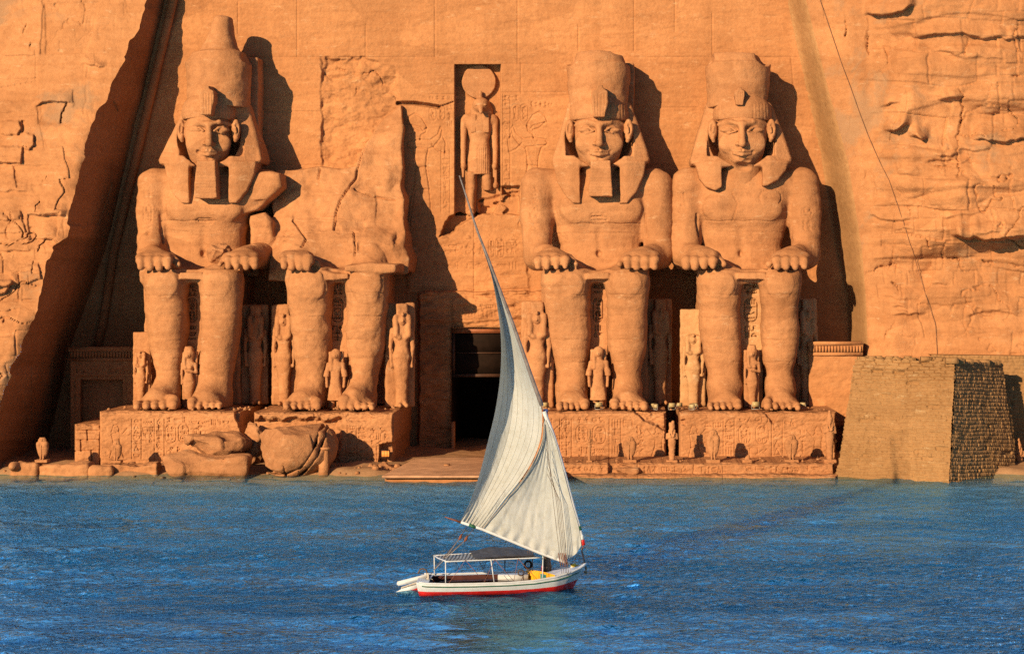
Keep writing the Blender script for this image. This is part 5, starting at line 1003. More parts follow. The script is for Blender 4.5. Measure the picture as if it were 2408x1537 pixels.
def fig_prince():
    v = vol((-.22, -.16, -.01), (.22, .14, 1.02))
    v.loft([(.12, 0, -.01, .125, .085), (.22, 0, -.01, .115, .08), (.40, 0, 0, .082, .065), (.46, 0, 0, .076, .06), (.56, 0, 0, .078, .06), (.68, 0, 0, .108, .06), (.72, 0, 0, .10, .05), (.755, 0, 0, .04, .04)], .015, n=2.6)
    for s_ in (-1, 1):
        v.cap((s_ * .045, 0, .15), (s_ * .045, 0, .03), .036, .030, .01); v.cap((s_ * .045, -.02, .02), (s_ * .048, -.08, .014), .028, .022, .015)
        v.cap((s_ * .115, 0, .70), (s_ * .145, 0, .52), .036, .034, .02); v.cap((s_ * .145, 0, .52), (s_ * .135, -.02, .34), .024, .022, .01)
        v.loft([(.50, s_ * .148, -.0, .052, .04), (.60, s_ * .135, 0, .036, .035)], .02)
    v.ell((0, .01, .86), (.082, .075, .09), .02); v.cap((0, .03, .84), (0, .03, .72), .066, .06, .02); v.cap((-.06, -.02, .86), (-.062, -.05, .62), .030, .026, .012); face(v, .842, -.042, .046)
    return fin(v, 602)
def fig_princess():
    v = vol((-.19, -.16, -.01), (.19, .14, 1.02))
    v.loft([(0, 0, 0, .062, .055), (.04, 0, 0, .052, .05), (.22, 0, 0, .062, .055), (.38, 0, 0, .086, .066), (.44, 0, 0, .088, .068), (.55, 0, 0, .058, .05), (.64, 0, 0, .08, .058), (.71, 0, 0, .098, .05), (.75, 0, 0, .05, .04)], .01, n=2.3)
    for s_ in (-1, 1):
        v.cap((s_ * .03, -.03, .02), (s_ * .032, -.09, .012), .026, .020, .02); v.ell((s_ * .036, -.05, .645), (.027, .028, .027), .015)
    v.cap((.102, 0, .70), (.118, -.01, .57), .025, .022, .02); v.cap((.118, -.01, .57), (-.02, -.075, .585), .021, .017, .01); v.cap((-.102, 0, .70), (-.108, 0, .54), .025, .020, .02); v.cap((-.108, 0, .54), (-.102, -.01, .38), .019, .016, .01)
    v.ell((0, .012, .865), (.085, .07, .10), .02); v.cap((0, .03, .84), (0, .03, .70), .068, .062, .02); v.cap((-.058, -.03, .86), (-.055, -.05, .66), .028, .024, .01); face(v, .845, -.042, .044); v.loft([(.93, 0, .01, .07, .06), (.985, 0, .01, .058, .055)], .02)
    return fin(v, 603)
def fig_king(tall=True):
    v = vol((-.17, -.16, -.01), (.17, .14, 1.02))
    v.loft([(.06, 0, -.02, .058, .075), (.10, 0, 0, .052, .055), (.30, 0, 0, .062, .058), (.48, 0, 0, .075, .064), (.56, 0, 0, .07, .06), (.66, 0, 0, .088, .06), (.70, 0, 0, .078, .05), (.725, 0, 0, .04, .04)], .01, n=2.2)
    for s_ in (-1, 1): v.cap((s_ * .085, 0, .675), (s_ * .094, -.01, .575), .026, .024, .02); v.cap((s_ * .094, -.015, .575), (-s_ * .03, -.072, .635), .021, .018, .012); v.cap((-s_ * .02, -.08, .61), (-s_ * .045, -.075, .70), .009, .008, .005)
    v.ell((0, .015, .765), (.058, .05, .05), .02); face(v, .762, -.018, .036); v.cap((0, -.05, .735), (0, -.052, .68), .012, .013, .01)
    for s_ in (-1, 1): v.cap((s_ * .048, -.005, .76), (s_ * .042, -.035, .67), .024, .02, .01)
    if tall: v.loft([(.79, 0, .01, .052, .05), (.84, 0, .01, .056, .055), (.90, 0, .01, .040, .04), (.955, 0, .01, .020, .02), (.985, 0, .01, .026, .026), (1, 0, .01, .015, .015)], .015)
    else: v.loft([(.79, 0, .01, .054, .05), (.88, 0, .01, .06, .055), (.95, 0, .01, .05, .05)], .015); v.ell((.02, 0, .97), (.03, .03, .03), .02)
    return fin(v, 604)
def fig_falcon(w=1.45):
    v = vol((-.34, -.22, -.01), (.34, .2, 1.02), .013)
    v.loft([(.08, 0, .03, .085 * w, .09), (.25, 0, .03, .14 * w, .12), (.50, 0, .01, .185 * w, .14), (.66, 0, 0, .19 * w, .14), (.78, 0, 0, .14 * w, .12), (.84, 0, 0, .12 * w, .11)], .03, n=2.3)
    v.ell((0, -.01, .885), (.13 * w, .125, .10), .04); v.cap((0, -.12, .89), (0, -.16, .845), .03, .014, .03)
    for s_ in (-1, 1):
        v.cap((s_ * .10 * w, -.03, .70), (s_ * .095 * w, .02, .25), .09 * w, .035, .03); v.cap((s_ * .06, -.06, .20), (s_ * .06, -.09, .05), .04, .035, .03); v.ell((s_ * .06, -.11, .03), (.045, .07, .03), .02); v.ell((s_ * .055, -.115, .905), (.025, .02, .018), .01, True)
    v.cap((0, .08, .3), (0, .12, .02), .06, .05, .04); v.loft([(.95, 0, 0, .10 * w, .09), (1, 0, 0, .085 * w, .08)], .02)
    v.op(lambda x, y, z: np.maximum(np.abs(x) - .006, -y - .2), (-.01, -.2, .1), (.01, 0, .6), .01, True)
    return fin(v, 605)
def slabm(w, z1, y0=.05, y1=.13):
    v = vol((-w - .03, y0 - .03, -.02), (w + .03, y1 + .03, z1 + .03), .014); v.box(-w, w, y0, y1, -.01, z1, .012); return fin(v, 610)
def plinthm(w, d0, d1, hgt, top=0.0):
    v = vol((-w - .03, d0 - .03, top - hgt - .03), (w + .03, d1 + .03, top + .03), .014); v.box(-w, w, d0, d1, top - hgt, top + .012, .012); return fin(v, 611)
PROTO = {}
def data(nm, VQ, mat):
    V, Q = VQ; o = mk(nm, V, Q, mat); me = o.data; bpy.data.objects.remove(o); return me
def proto(key):
    if key not in PROTO:
        kind = key.split(':')[0]; pale = key.endswith(':pale'); m = S_PALE if pale else S_STAT
        fg = {'queen': lambda: fig_queen(True), 'wig': lambda: fig_queen(False), 'prince': fig_prince, 'princess': fig_princess, 'king': lambda: fig_king(True), 'lowking': lambda: fig_king(False), 'falcon': fig_falcon, 'stump': None}[kind]
        P = []
        if fg: P.append(('figure', data('figure', fg(), m)))
        if kind in ('queen', 'wig'): P.append(('back_slab', data('back_slab', slabm(.145, 1.0 if kind == 'queen' else 1.22), m)))
        if kind in ('prince', 'princess'): P.append(('back_slab', data('back_slab', slabm(.12, .9), m)))
        if kind in ('king', 'lowking'): P += [('back_slab', data('back_slab', slabm(.05, .72, .04, .10), m)), ('plinth', data('plinth', plinthm(.11, -.14, .12, .06, .06), m))]
        if kind == 'falcon': P.append(('plinth', data('plinth', plinthm(.28, -.24, .22, .12, .0), m)))
        if kind == 'stump':
            v = vol((-.5, -.4, -.1), (.5, .4, .9), .03); v.box(-.4, .4, -.35, .35, 0, .35, .03); v.loft([(.3, .03, 0, .26, .2), (.6, .05, 0, .2, .16), (.85, .10, .03, .10, .10)], .05); v.rough(.03, 5, 3); P.append(('broken_base', data('broken_base', v.mesh(), m)))
        PROTO[key] = P
    return PROTO[key]
def place(key, name, px, d, z, hgt, label, cat, group, rz=0.0, wide=1.0, mirror=False):
    t = empty(name, (wx(px, d), d, z), label, cat, group); t.rotation_euler[2] = rz; t.scale = (hgt * wide * (-1 if mirror else 1), hgt * wide, hgt)
    for nm, me in proto(key):
        o = bpy.data.objects.new(nm, me); COL.objects.link(o); o.parent = t
    return t
zp = ZPED - .01; GQ = "small royal figures at the colossi's legs"
def H(y0, y1, d): return (y1 - y0) * d / FPX
for key, px, d, y0, lab, wd, rz in (
    ('wig', 331, 87.3, 812, "small queen half hidden left of the leftmost colossus, on a tall slab", 1.0, 0), ('princess', 444, 86.3, 812, "small princess with folded arm between the feet of the leftmost colossus", 1.05, 0), ('queen', 600, 88.8, 716, "shaded queen figure right of the leftmost colossus, only its right edge sunlit", .95, .25),
    ('queen', 668, 88.2, 716, "plumed queen at the left leg of the shattered colossus", .95, 0), ('prince', 789, 86.0, 812, "small kilted prince with side lock between the feet of the shattered colossus", 1.0, 0), ('queen', 944, 87.0, 712, "tall plumed queen standing forward at the dark side of the doorway", 1.0, .3),
    ('queen', 1263, 86.3, 708, "plumed queen beside the sail, at the left leg of the bearded right-hand colossus", 1.05, 0), ('prince', 1407, 86.0, 806, "small kilted prince between the feet of the bearded right-hand colossus", 1.02, 0), ('queen', 1552, 88.8, 702, "shaded queen figure in the gap between the two right-hand colossi", .95, .25),
    ('wig:pale', 1630, 87.2, 768, "pale queen with uraeus at the left leg of the beardless colossus", 1.12, 0), ('princess', 1768, 86.2, 808, "weathered princess with folded arm between the feet of the beardless colossus", 1.0, 0), ('queen:pale', 1897, 88.6, 702, "shaded pale-edged queen right of the beardless colossus, nearest the pylon", .9, .3)):
    zz = zp; yb = YV - zz / d * FPX; place(key, "royal_statuette", px, d, zz, H(y0, yb, d), lab, "statuette", GQ, rz, wd)
GF = "small figures along the waterfront terrace"; zT = wz(1088, 81.0)
for key, px, d, y0, y1, lab, wd in (
    ('falcon', 100, 81.6, 1028, 1080, "leftmost falcon figure, on the worn stones before the shaded left corner", 1.0), ('falcon', 274, 82.0, 1036, 1082, "falcon figure standing before the inscribed leftmost pedestal", 1.0),
    ('lowking', 1386, 81.6, 1008, 1087, "slim headless-looking figure next to the sail on the right parapet", .8), ('falcon', 1481, 81.6, 1026, 1080, "falcon figure on the right parapet beside the round-topped stone", 1.05), ('lowking', 1580, 81.7, 988, 1087, "crowned king figure with crossed arms before the gap between the right pedestals", 1.25),
    ('falcon', 1677, 81.6, 1010, 1080, "tallest falcon figure, right of the king with crossed arms", .82), ('stump', 1757, 81.6, 1066, 1087, "broken stump of a lost figure on the right parapet", 1.3), ('falcon', 1861, 81.6, 1022, 1080, "reddish falcon figure before the right end of the inscribed pedestal", 1.0),
    ('king', 1951, 81.7, 964, 1087, "king figure in a tall pointed crown at the right end of the parapet", 1.1), ('king', 2396, 84.5, 1030, 1128, "reddish king figure behind the shaded side of the brick pylon", 1.15)):
    place(key, "terrace_statuette", px, d, wz(y1, d), H(y0, y1, d), lab, "statuette", GF, 0, wd)
# ------------------------------------------------------------ floodlights and cable
fl_m = plain("yellowed enamel", (.40, .31, .16), .5, .1); fl_d = plain("grey steel", (.30, .27, .23), .5, .1)
def flood_parts():
    a = MB().hexa([(-.24, -.10, .20), (.24, -.10, .20), (.20, .14, .16), (-.20, .14, .16), (-.24, -.06, .52), (.24, -.06, .52), (.20, .16, .44), (-.20, .16, .44)])
    b_ = MB().hexa([(-.21, -.115, .23), (.21, -.115, .23), (.21, -.10, .23), (-.21, -.10, .23), (-.21, -.078, .49), (.21, -.078, .49), (.21, -.065, .49), (-.21, -.065, .49)])
    c = MB().box(-.28, -.25, 0, .06, 0, .36).box(.25, .28, 0, .06, 0, .36).box(-.25, .25, -.02, .08, 0, .04)
    r = []
    for nm, m_, mt in (('housing', a, fl_m), ('glass', b_, plain("lamp glass", (.40, .30, .14), .15)), ('bracket', c, fl_d)):
        o = m_.build(nm, mt); r.append((nm, o.data)); bpy.data.objects.remove(o)
    return r
FP = flood_parts()
for px, d, rz, sc_, lab in ((1283, 85.0, .6, 1.0, "floodlight beside the sail below the plumed queen"), (1408, 84.7, .2, 1.1, "floodlight facing out between the feet of the bearded right-hand colossus"), (1538, 84.9, 2.6, .9, "leftmost floodlight in the gap between the right colossi, tilted back"), (1542, 84.5, 2.2, .9, "floodlight nearest the pedestal edge in the gap between the right colossi"), (1580, 84.6, .1, 1.0, "yellow square-faced floodlight facing out above the broken pedestal corner"), (1598, 85.2, .5, .9, "white floodlight just right of the yellow square-faced one"), (1627, 84.5, 2.5, .9, "floodlight at the foot of the pale queen, its front twin"), (1634, 85.1, 2.8, .9, "floodlight at the foot of the pale queen, behind its twin"), (1777, 84.8, .1, 1.15, "floodlight facing out between the feet of the beardless colossus"), (1888, 85.6, 2.7, .9, "last floodlight at the right, beside the beardless colossus's outer foot")):
    t = empty("floodlight", (wx(px, d), d, ZPED), lab, "floodlight", "floodlights on the pedestals"); t.rotation_euler[2] = rz; t.scale = (sc_ * .62,) * 3
    for nm, me in FP:
        o = bpy.data.objects.new(nm, me); COL.objects.link(o); o.parent = t
def near(h, px, py):
    k = np.argmin((h.PX - px) ** 2 + (h.PY - py) ** 2); return h.D.ravel()[k]
cab = [(1922, -60), (1928, 0), (1953, 73), (1980, 153), (2003, 214), (2022, 268), (2041, 318), (2052, 344), (2071, 386), (2091, 425), (2106, 470), (2125, 524), (2140, 574), (2146, 588), (2160, 638), (2175, 687), (2190, 733), (2200, 764), (2202, 802), (2204, 832)]
cab = np.array(cab, float); u = np.linspace(0, len(cab) - 1, 90); cp_ = np.stack([np.interp(u, np.arange(len(cab)), cab[:, 0]), np.interp(u, np.arange(len(cab)), cab[:, 1])], -1)
dd = np.array([near(cr, *p_) for p_ in cp_]); dd = np.minimum(np.convolve(np.pad(dd, 3, 'edge'), np.ones(7) / 7, 'valid'), dd) - .08
tag(MB().tube(W(cp_[:, 0], cp_[:, 1], dd), .013, 6).build("cable", plain("dark cable", (.20, .10, .055), .7), None, True), "thin dark cable hanging down the face of the right cliff", "cable")
# ------------------------------------------------------------ the felucca
fel = empty("felucca", (wx(1180, 52.2), 52.2, WZ), "white felucca with red waterline, one huge cream sail and a striped awning", "sailboat")
MP = 52.2 / FPX                                   # metres in one picture unit at the boat
def dB(px): return 51.38 + (np.asarray(px, float) - 985) / 393 * .85
def B(px, hgt, off=0.0):
    px, hgt, off = np.broadcast_arrays(np.asarray(px, float), np.asarray(hgt, float), np.asarray(off, float)); d0 = dB(px)
    return np.stack([wx(px, d0), d0 + off, WZ + hgt * MP], -1)
white = plain("white boat paint", (.50, .54, .58), .45, .10, 5, .15, .4); red = plain("red boat paint", (.55, .015, .012), .4, .3, 4, .15, .4); green = plain("green boat paint", (.02, .10, .055), .45, .2, 4); yel = plain("yellow boat paint", (.80, .40, .02), .45, .2, 4)
inn = plain("maroon boat inside", (.075, .022, .018), .7, .35, 3); rope_d = plain("dark rope", (.10, .075, .06), .85, .2); rope_l = plain("pale rope", (.30, .27, .23), .85, .2); rope_r = plain("red brown rope", (.20, .08, .06), .8, .2); tyre_m = plain("tyre rubber", (.015, .015, .015), .8); wood_f = plain("rusty wood", (.20, .07, .035), .7, .3, 6)
hb = tab([(985, .70), (1010, .78), (1060, .86), (1120, .90), (1200, .90), (1260, .84), (1310, .68), (1345, .44), (1365, .22), (1378, .03)])
gw = tab([(985, 33), (1010, 30), (1060, 28.5), (1120, 28), (1200, 28), (1260, 30), (1310, 35), (1345, 42), (1365, 48), (1378, 54)])
rake = lambda px, h: px - (1 - np.clip(h / gw(px), -.4, 1)) * 30 * ss(1290, 1378, px) + (1 - np.clip(h / gw(px), 0, 1)) * 6 * ss(1010, 985, px)
U = np.linspace(985, 1378, 60)
secs = [(1.0, 1.0), (.93, 1.015), (.80, 1.01), (.66, .99), (.50, .96), (.37, .928), (.36, .926), (.16, .86), (0, .78), (-.25, .5), (-.45, .02)]
hull = MB(); mid = []
for sg in (-1, 1):
    G = [];
    for (a, w_) in secs:
        h_ = a * gw(U); G.append(B(rake(U, h_), h_, sg * hb(U) * w_))
    G = np.stack(G); hull.grid(G if sg < 0 else G[:, ::-1])
    for r in range(len(secs) - 1): mid += [1 if r >= 5 else 0] * (len(U) - 1)
tr = np.stack([np.stack([hull.V[0].reshape(len(secs), len(U), 3)[k, 0], hull.V[1].reshape(len(secs), len(U), 3)[k, -1]]) for k in range(len(secs))]); hull.grid(tr); mid += [1 if r >= 5 else 0 for r in range(len(secs) - 1)]
hull.build("hull", None, fel, True, mats=[white, red], midx=mid)
for sg in (-1, 1):
    G = []
    MB().tube(B(U[1:], gw(U[1:]) + .6, sg * hb(U[1:]) * 1.0), .030, 8).build("gunwale", white, fel, True)
    k = U[2:-1]; MB().tube(B(rake(k, gw(k) * .78), gw(k) * .78, sg * (hb(k) * 1.012 + .004)), .017, 8).build("rub_rail", green, fel, True)
# inside: floor, sides, side decks, foredeck
u = np.linspace(1012, 1300, 30)
MB().grid(np.stack([B(u, 8 + 0 * u, -hb(u) * .86), B(u, 8 + 0 * u, hb(u) * .86)])).build("cockpit_floor", inn, fel, True)
for sg in (-1, 1): MB().grid(np.stack([B(u, 8 + 0 * u, sg * hb(u) * .85), B(u, gw(u) - 1.2, sg * (hb(u) - .13))])).build("cockpit_side", inn, fel, True)
for sg in (-1, 1): MB().grid(np.stack([B(u, gw(u) - 1.0, sg * (hb(u) - .14)), B(u, gw(u) - .6, sg * hb(u))])).build("side_deck", white, fel, True)
u2 = np.linspace(1236, 1377, 30); vv = np.linspace(-1, 1, 11)
dk_ = np.stack([B(u2, gw(u2) + 3.5 * (1 - v_ * v_) - .2, v_ * hb(u2)) for v_ in vv]); cutx = 1236 + 40 * (1 - vv)[:, None] * .9
pxs = np.linspace(0, 1, 30)[None, :] * (1377 - cutx) + cutx
MB().grid(np.stack([B(pxs[i], gw(pxs[i]) + 3.5 * (1 - vv[i] ** 2) - .2, vv[i] * hb(pxs[i])) for i in range(11)])).build("foredeck", white, fel, True)
u3 = np.linspace(985, 1013, 6); MB().grid(np.stack([B(u3, gw(u3) + 1.5 * (1 - v_ * v_), v_ * hb(u3)) for v_ in vv])).build("stern_deck", white, fel, True)
e0 = pxs[:, 0]; low = np.stack([B(e0, 8 + 0 * e0, vv * hb(e0) * .86), B(e0 - 1, gw(e0) + 4.5 * (1 - vv ** 2) + 5.0, vv * (hb(e0) - .02))])
MB().grid(low).build("yellow_bulkhead", yel, fel, True)
pw = np.linspace(0, 1, 4); emb = MB(); i0 = 4; p_ = low[:, 4] * .5 + low[:, 5] * .5; q_ = low[:, 6]
pic = MB(); a_ = .45; b2_ = .85
L0 = low[0, 3] + (low[1, 3] - low[0, 3]) * a_; L1 = low[0, 3] + (low[1, 3] - low[0, 3]) * b2_; R0 = low[0, 5] + (low[1, 5] - low[0, 5]) * a_; R1 = low[0, 5] + (low[1, 5] - low[0, 5]) * b2_; of = np.array([-.012, -.012, 0])
pic.grid([[L0 + of, R0 + of], [L1 + of, R1 + of]]).build("painted_panel", plain("teal painting", (.06, .26, .24), .5, .5, 14), fel)
# benches, boxes
MB().grid(np.stack([B(np.linspace(1030, 1215, 10), 17, .44 + 0 * np.arange(10)), B(np.linspace(1030, 1215, 10), 17, .74 + 0 * np.arange(10))])).build("bench", inn, fel, True)
MB().hexa(np.concatenate([B([1120, 1205, 1205, 1120], 12, [-.6, -.6, -.3, -.3]), B([1120, 1205, 1205, 1120], 19, [-.6, -.6, -.3, -.3])])).build("seat_locker", plain("worn brown seat", (.33, .16, .10), .7, .3, 5), fel)
MB().hexa(np.concatenate([B([1168, 1240, 1240, 1168], 14, [.5, .4, .74, .76]), B([1168, 1240, 1240, 1168], 27, [.5, .4, .74, .76])])).build("white_seat", white, fel)
MB().hexa(np.concatenate([B([1190, 1235, 1235, 1190], 10, [-.35, -.35, -.1, -.1]), B([1190, 1235, 1235, 1190], 19, [-.35, -.35, -.1, -.1])])).build("white_box", white, fel)
# rudder
def plate(P, off, th, name, mat, par):
    P = np.array(P, float); z = 1397 - P[:, 1]
    a = B(P[:, 0], z, off - th / 2); b_ = B(P[:, 0], z, off + th / 2); return MB().prism(a, b_).build(name, mat, par)
rd = plate([(996, 1384), (917, 1402), (920, 1399), (942, 1389), (945, 1383), (997, 1366)], 0, .06, "rudder", white, fel)
plate([(996.5, 1413), (925, 1413), (917.5, 1401.5), (950, 1397), (996.5, 1381)], 0, .075, "rudder_blade", red, rd)
plate([(933, 1375), (935, 1370), (1003, 1355), (1016, 1357), (1012, 1362), (960, 1376), (937, 1380)], 0, .07, "tiller", white, rd)
MB().tube(B([944, 975, 1002], [13, 21, 29], -.05), .022, 6).build("rudder_rail", plain("grey weathered paint", (.42, .38, .33), .7, .3), rd, True)
MB().tube(B([1004, 1006, 1008], [36, 46, 22], -.12), .04, 8).build("stern_post", plain("grey weathered paint2", (.5, .47, .42), .7, .3), fel, True); MB().tube(B([983, 988, 994, 1002, 1005], [44, 53, 55, 52, 42], 0), .025, 6).build("rope_guide", rope_d, fel, True)
# awning on its poles
def stripe_mat():
    m, nt, b = nodes("striped awning cloth"); L = nt.links.new; tc = N(nt, "ShaderNodeTexCoord"); w = N(nt, "ShaderNodeTexWave", wave_type='BANDS', bands_direction='X', i_Scale=3.1, i_Distortion=.3); L(tc.outputs["Object"], w.inputs["Vector"])
    r = ramp(nt, [(.40, (.04, .042, .045)), (.52, (.22, .235, .24))]); L(w.outputs[0], r.inputs[0]); L(r.outputs[0], b.inputs["Base Color"]); b.inputs["Roughness"].default_value = .9; return m
s_ = np.linspace(0, 1, 40); v_ = np.linspace(0, 1, 14)
def awn(s, v):   # s along, v from near to far
    px = (1054 + (1270 - 1054) * s) * (1 - v) + (1016 + (1250 - 1016) * s) * v; hg = (81 + 3 * s) * (1 - v) + (75 - 0 * s) * v + 3 * np.sin(np.pi * s) * v - 4.0 * np.sin(np.pi * v) * (.5 + .5 * np.sin(np.pi * s))
    return B(px, hg + .8 * np.sin(s * 40 + v * 5) * np.sin(np.pi * v), -.78 + 1.5 * v)
S_, V_ = np.meshgrid(s_, v_); aw = awn(S_, V_); MB().grid(aw).build("awning", stripe_mat(), fel, True)
S2, V2 = np.meshgrid(np.linspace(.36, .98, 34), np.linspace(.12, 1.08, 14)); a2 = awn(S2, V2); a2[..., 2] += .02 + .05 * np.abs(np.sin(S2 * 14)) * np.clip(V2 - .3, 0, 1) + .10 * V2 * np.sin(np.pi * (S2 - .36) / .62)
MB().grid(a2).build("bunched_cloth", plain("dark folded cloth", (.05, .052, .06), .9, .4, 6, .4), fel, True)
for v0 in (0.0, 1.0):
    MB().tube(awn(np.linspace(-.01, 1.01, 20), v0 + 0 * np.arange(20)) - (0, 0, .02 * (v0 == 0)), .020, 6).build("awning_rail", white, fel, True)
MB().tube(awn(0 * np.arange(8), np.linspace(0, 1, 8)), .02, 6).build("awning_bar", white, fel, True)
for px, off, h1, lean in ((1054, -.78, 80, 0), (1163, -.80, 82, -4), (1278, -.66, 84, 1), (1016, .72, 75, -1), (1250, .60, 75, 0)):
    MB().tube(B([px + (4 if lean == -4 else 0), px + lean], [gw(px) - 2, h1], off), .017, 6).build("awning_pole", white, fel, True)
def rope(P, r, mat, name="rope"): return MB().tube(np.asarray(P, float), r, 5).build(name, mat, fel, True)
for a, c, b_ in ((1062, 1100, 1144), (1144, 1168, 1212), (1212, 1222, 1268)):
    rope(B([a, c], [31, 82], -.82), .007, rope_r, "awning_lashing"); rope(B([c, b_], [82, 31], -.82), .007, rope_r, "awning_lashing")
for a, c, b_ in ((1056, 1076, 1110), (1112, 1132, 1148)):
    rope(B([a, c], [78, 40], .74), .008, rope_d, "awning_lashing"); rope(B([c, b_], [40, 80], .74), .008, rope_d, "awning_lashing")
# mast, yard and boom
mastc = plain("dark mast", (.10, .075, .06), .6, .4, 5)
MB().tube(W([1284, 1283.5, 1283, 1283], [1345, 1200, 1040, 968], 52.35), [.10, .085, .065, .055], 10).build("mast", mastc, fel, True)
MB().tube(W([1283, 1283], [962, 970], 52.35), [.07, .07], 10).build("mast_cap", plain("blue cap", (.05, .08, .25), .5), fel, True)
MB().tube(W([1283.5, 1283.3], [972, 982], 52.33), [.075, .075], 10).build("mast_band", red, fel, True)
yd = np.array([(1372, 1284), (1368, 1262), (1345, 1180), (1318, 1080), (1300, 1020), (1277, 962), (1240, 858), (1205, 757), (1172, 672), (1142, 592), (1121, 540), (1100, 472), (1078, 406)], float)
t_ = np.linspace(0, len(yd) - 1, 70); YP = np.stack([np.interp(t_, np.arange(len(yd)), yd[:, 0]), np.interp(t_, np.arange(len(yd)), yd[:, 1])], -1)
k_ = np.ones(5) / 5; YP = np.stack([np.convolve(np.pad(YP[:, i], 2, 'edge'), k_, 'valid') for i in (0, 1)], -1)
DY = 51.95
rad = np.interp(YP[:, 1], [400, 560, 950, 1100, 1284], [.018, .035, .062, .066, .060]); lo = YP[:, 1] > 960
MB().tube(W(YP[lo][:, 0], YP[lo][:, 1], DY), rad[lo], 9).build("lower_yard", white, fel, True)
MB().tube(W(YP[~lo][:, 0], YP[~lo][:, 1], DY), rad[~lo], 9).build("upper_yard", plain("grey spar", (.17, .15, .15), .6, .35, 5), fel, True)
for (a, b_, mt, nm) in ((1236, 1246, green, "green_band"), (1258, 1268, white, "white_band"), (1268, 1281, red, "red_band")):
    m_ = (YP[:, 1] > a - 9) & (YP[:, 1] < b_ + 9); yy = np.linspace(a, b_, 4); o_ = np.argsort(YP[:, 1]); xx = np.interp(yy, YP[o_, 1], YP[o_, 0]); MB().tube(W(xx, yy, DY), .068, 10).build(nm, mt, fel, True)
BP = np.array([(1046, 1214.5), (1062, 1220), (1084, 1227), (1133, 1243), (1200, 1270), (1270, 1299), (1325, 1319), (1343, 1325)], float); DBm = 51.88
MB().tube(W(BP[2:, 0], BP[2:, 1], DBm), [.040, .046, .05, .05, .048, .045], 8).build("boom", white, fel, True)
MB().tube(W(BP[:3, 0], BP[:3, 1], DBm), [.012, .022, .036], 6).build("boom_tip", wood_f, fel, True); MB().tube(W([1331, 1345], [1321, 1326.5], DBm), [.052, .03], 8).build("boom_end", wood_f, fel, True)
MB().tube(W([1103, 1119], [1233.5, 1239], DBm), .05, 8).build("boom_band", green, fel, True)
# the sail, bellied by the wind, and the part pressed flat below the lift
def sail_mat():
    m, nt, b = nodes("sail canvas"); L = nt.links.new; geo = N(nt, "ShaderNodeNewGeometry")
    n1 = N(nt, "ShaderNodeTexNoise", i_Scale=.55, i_Detail=6.0, i_Roughness=.6); L(geo.outputs["Position"], n1.inputs["Vector"]); r1 = ramp(nt, [(.3, (.36, .385, .37)), (.5, (.41, .435, .425)), (.7, (.445, .47, .465))]); L(n1.outputs[0], r1.inputs[0])
    n2 = N(nt, "ShaderNodeTexNoise", i_Scale=5.0, i_Detail=7.0, i_Roughness=.7); L(geo.outputs["Position"], n2.inputs["Vector"]); r2 = ramp(nt, [(.30, (.86, .84, .80)), (.5, (1, 1, 1))]); L(n2.outputs[0], r2.inputs[0])
    mu = N(nt, "ShaderNodeMix", data_type='RGBA', blend_type='MULTIPLY'); mu.inputs[0].default_value = 1; L(r1.outputs[0], mu.inputs[6]); L(r2.outputs[0], mu.inputs[7]); L(mu.outputs[2], b.inputs["Base Color"]); b.inputs["Roughness"].default_value = .85; b.inputs["Specular IOR Level"].default_value = .15
    mp = N(nt, "ShaderNodeMapping"); mp.inputs["Rotation"].default_value = (0, .35, 0); mp.inputs["Scale"].default_value = (5, 5, .8); L(geo.outputs["Position"], mp.inputs["Vector"]); n3 = N(nt, "ShaderNodeTexNoise", i_Scale=1.0, i_Detail=5.0); L(mp.outputs[0], n3.inputs["Vector"])
    bp = N(nt, "ShaderNodeBump", i_Strength=.5, i_Distance=.04); L(n3.outputs[0], bp.inputs["Height"]); L(bp.outputs[0], b.inputs["Normal"])
    tl = N(nt, "ShaderNodeBsdfTranslucent"); L(mu.outputs[2], tl.inputs[0]); mx = N(nt, "ShaderNodeMixShader"); mx.inputs[0].default_value = .18; L(b.outputs[0], mx.inputs[1]); L(tl.outputs[0], mx.inputs[2])
    out = next(n for n in nt.nodes if n.type == 'OUTPUT_MATERIAL'); L(mx.outputs[0], out.inputs[0]); return m
canvas = sail_mat()
def curve(P, n):
    P = np.array(P, float); t = np.r_[0, np.cumsum(np.hypot(*np.diff(P, axis=0).T))]; t /= t[-1]; u = np.linspace(0, 1, n)
    def cr_(k):
        y = P[:, k]; m = np.gradient(y, t); i = np.clip(np.searchsorted(t, u) - 1, 0, len(t) - 2); h = t[i + 1] - t[i]; s = (u - t[i]) / h
        return (2 * s ** 3 - 3 * s ** 2 + 1) * y[i] + (s ** 3 - 2 * s ** 2 + s) * h * m[i] + (-2 * s ** 3 + 3 * s ** 2) * y[i + 1] + (s ** 3 - s ** 2) * h * m[i + 1]
    return np.stack([cr_(0), cr_(1)], -1)
nT, nS = 260, 130
Lc = curve([(1128, 562), (1133.5, 579), (1154.6, 645), (1169, 719), (1178, 799), (1177, 872), (1167, 952), (1146, 1043), (1121, 1135), (1097, 1197), (1081, 1226)], nT)
Rc = curve([(1129, 560), (1142, 592), (1172, 672), (1205, 757), (1240, 858), (1271, 946), (1275, 990), (1271, 1031), (1256, 1074), (1225, 1126), (1188, 1172), (1155, 1215), (1134, 1242)], nT)
sv = np.linspace(0, 1, nS)[None, :]; tv = np.linspace(0, 1, nT)[:, None]
PXs = Lc[:, :1] * (1 - sv) + Rc[:, :1] * sv; PYs = Lc[:, 1:] * (1 - sv) + Rc[:, 1:] * sv + 3 * np.sin(np.pi * sv) * tv ** 8
seam = np.abs(np.sin(np.pi * (sv * 8.5 + .12 * np.sin(tv * 5)))) ** .5
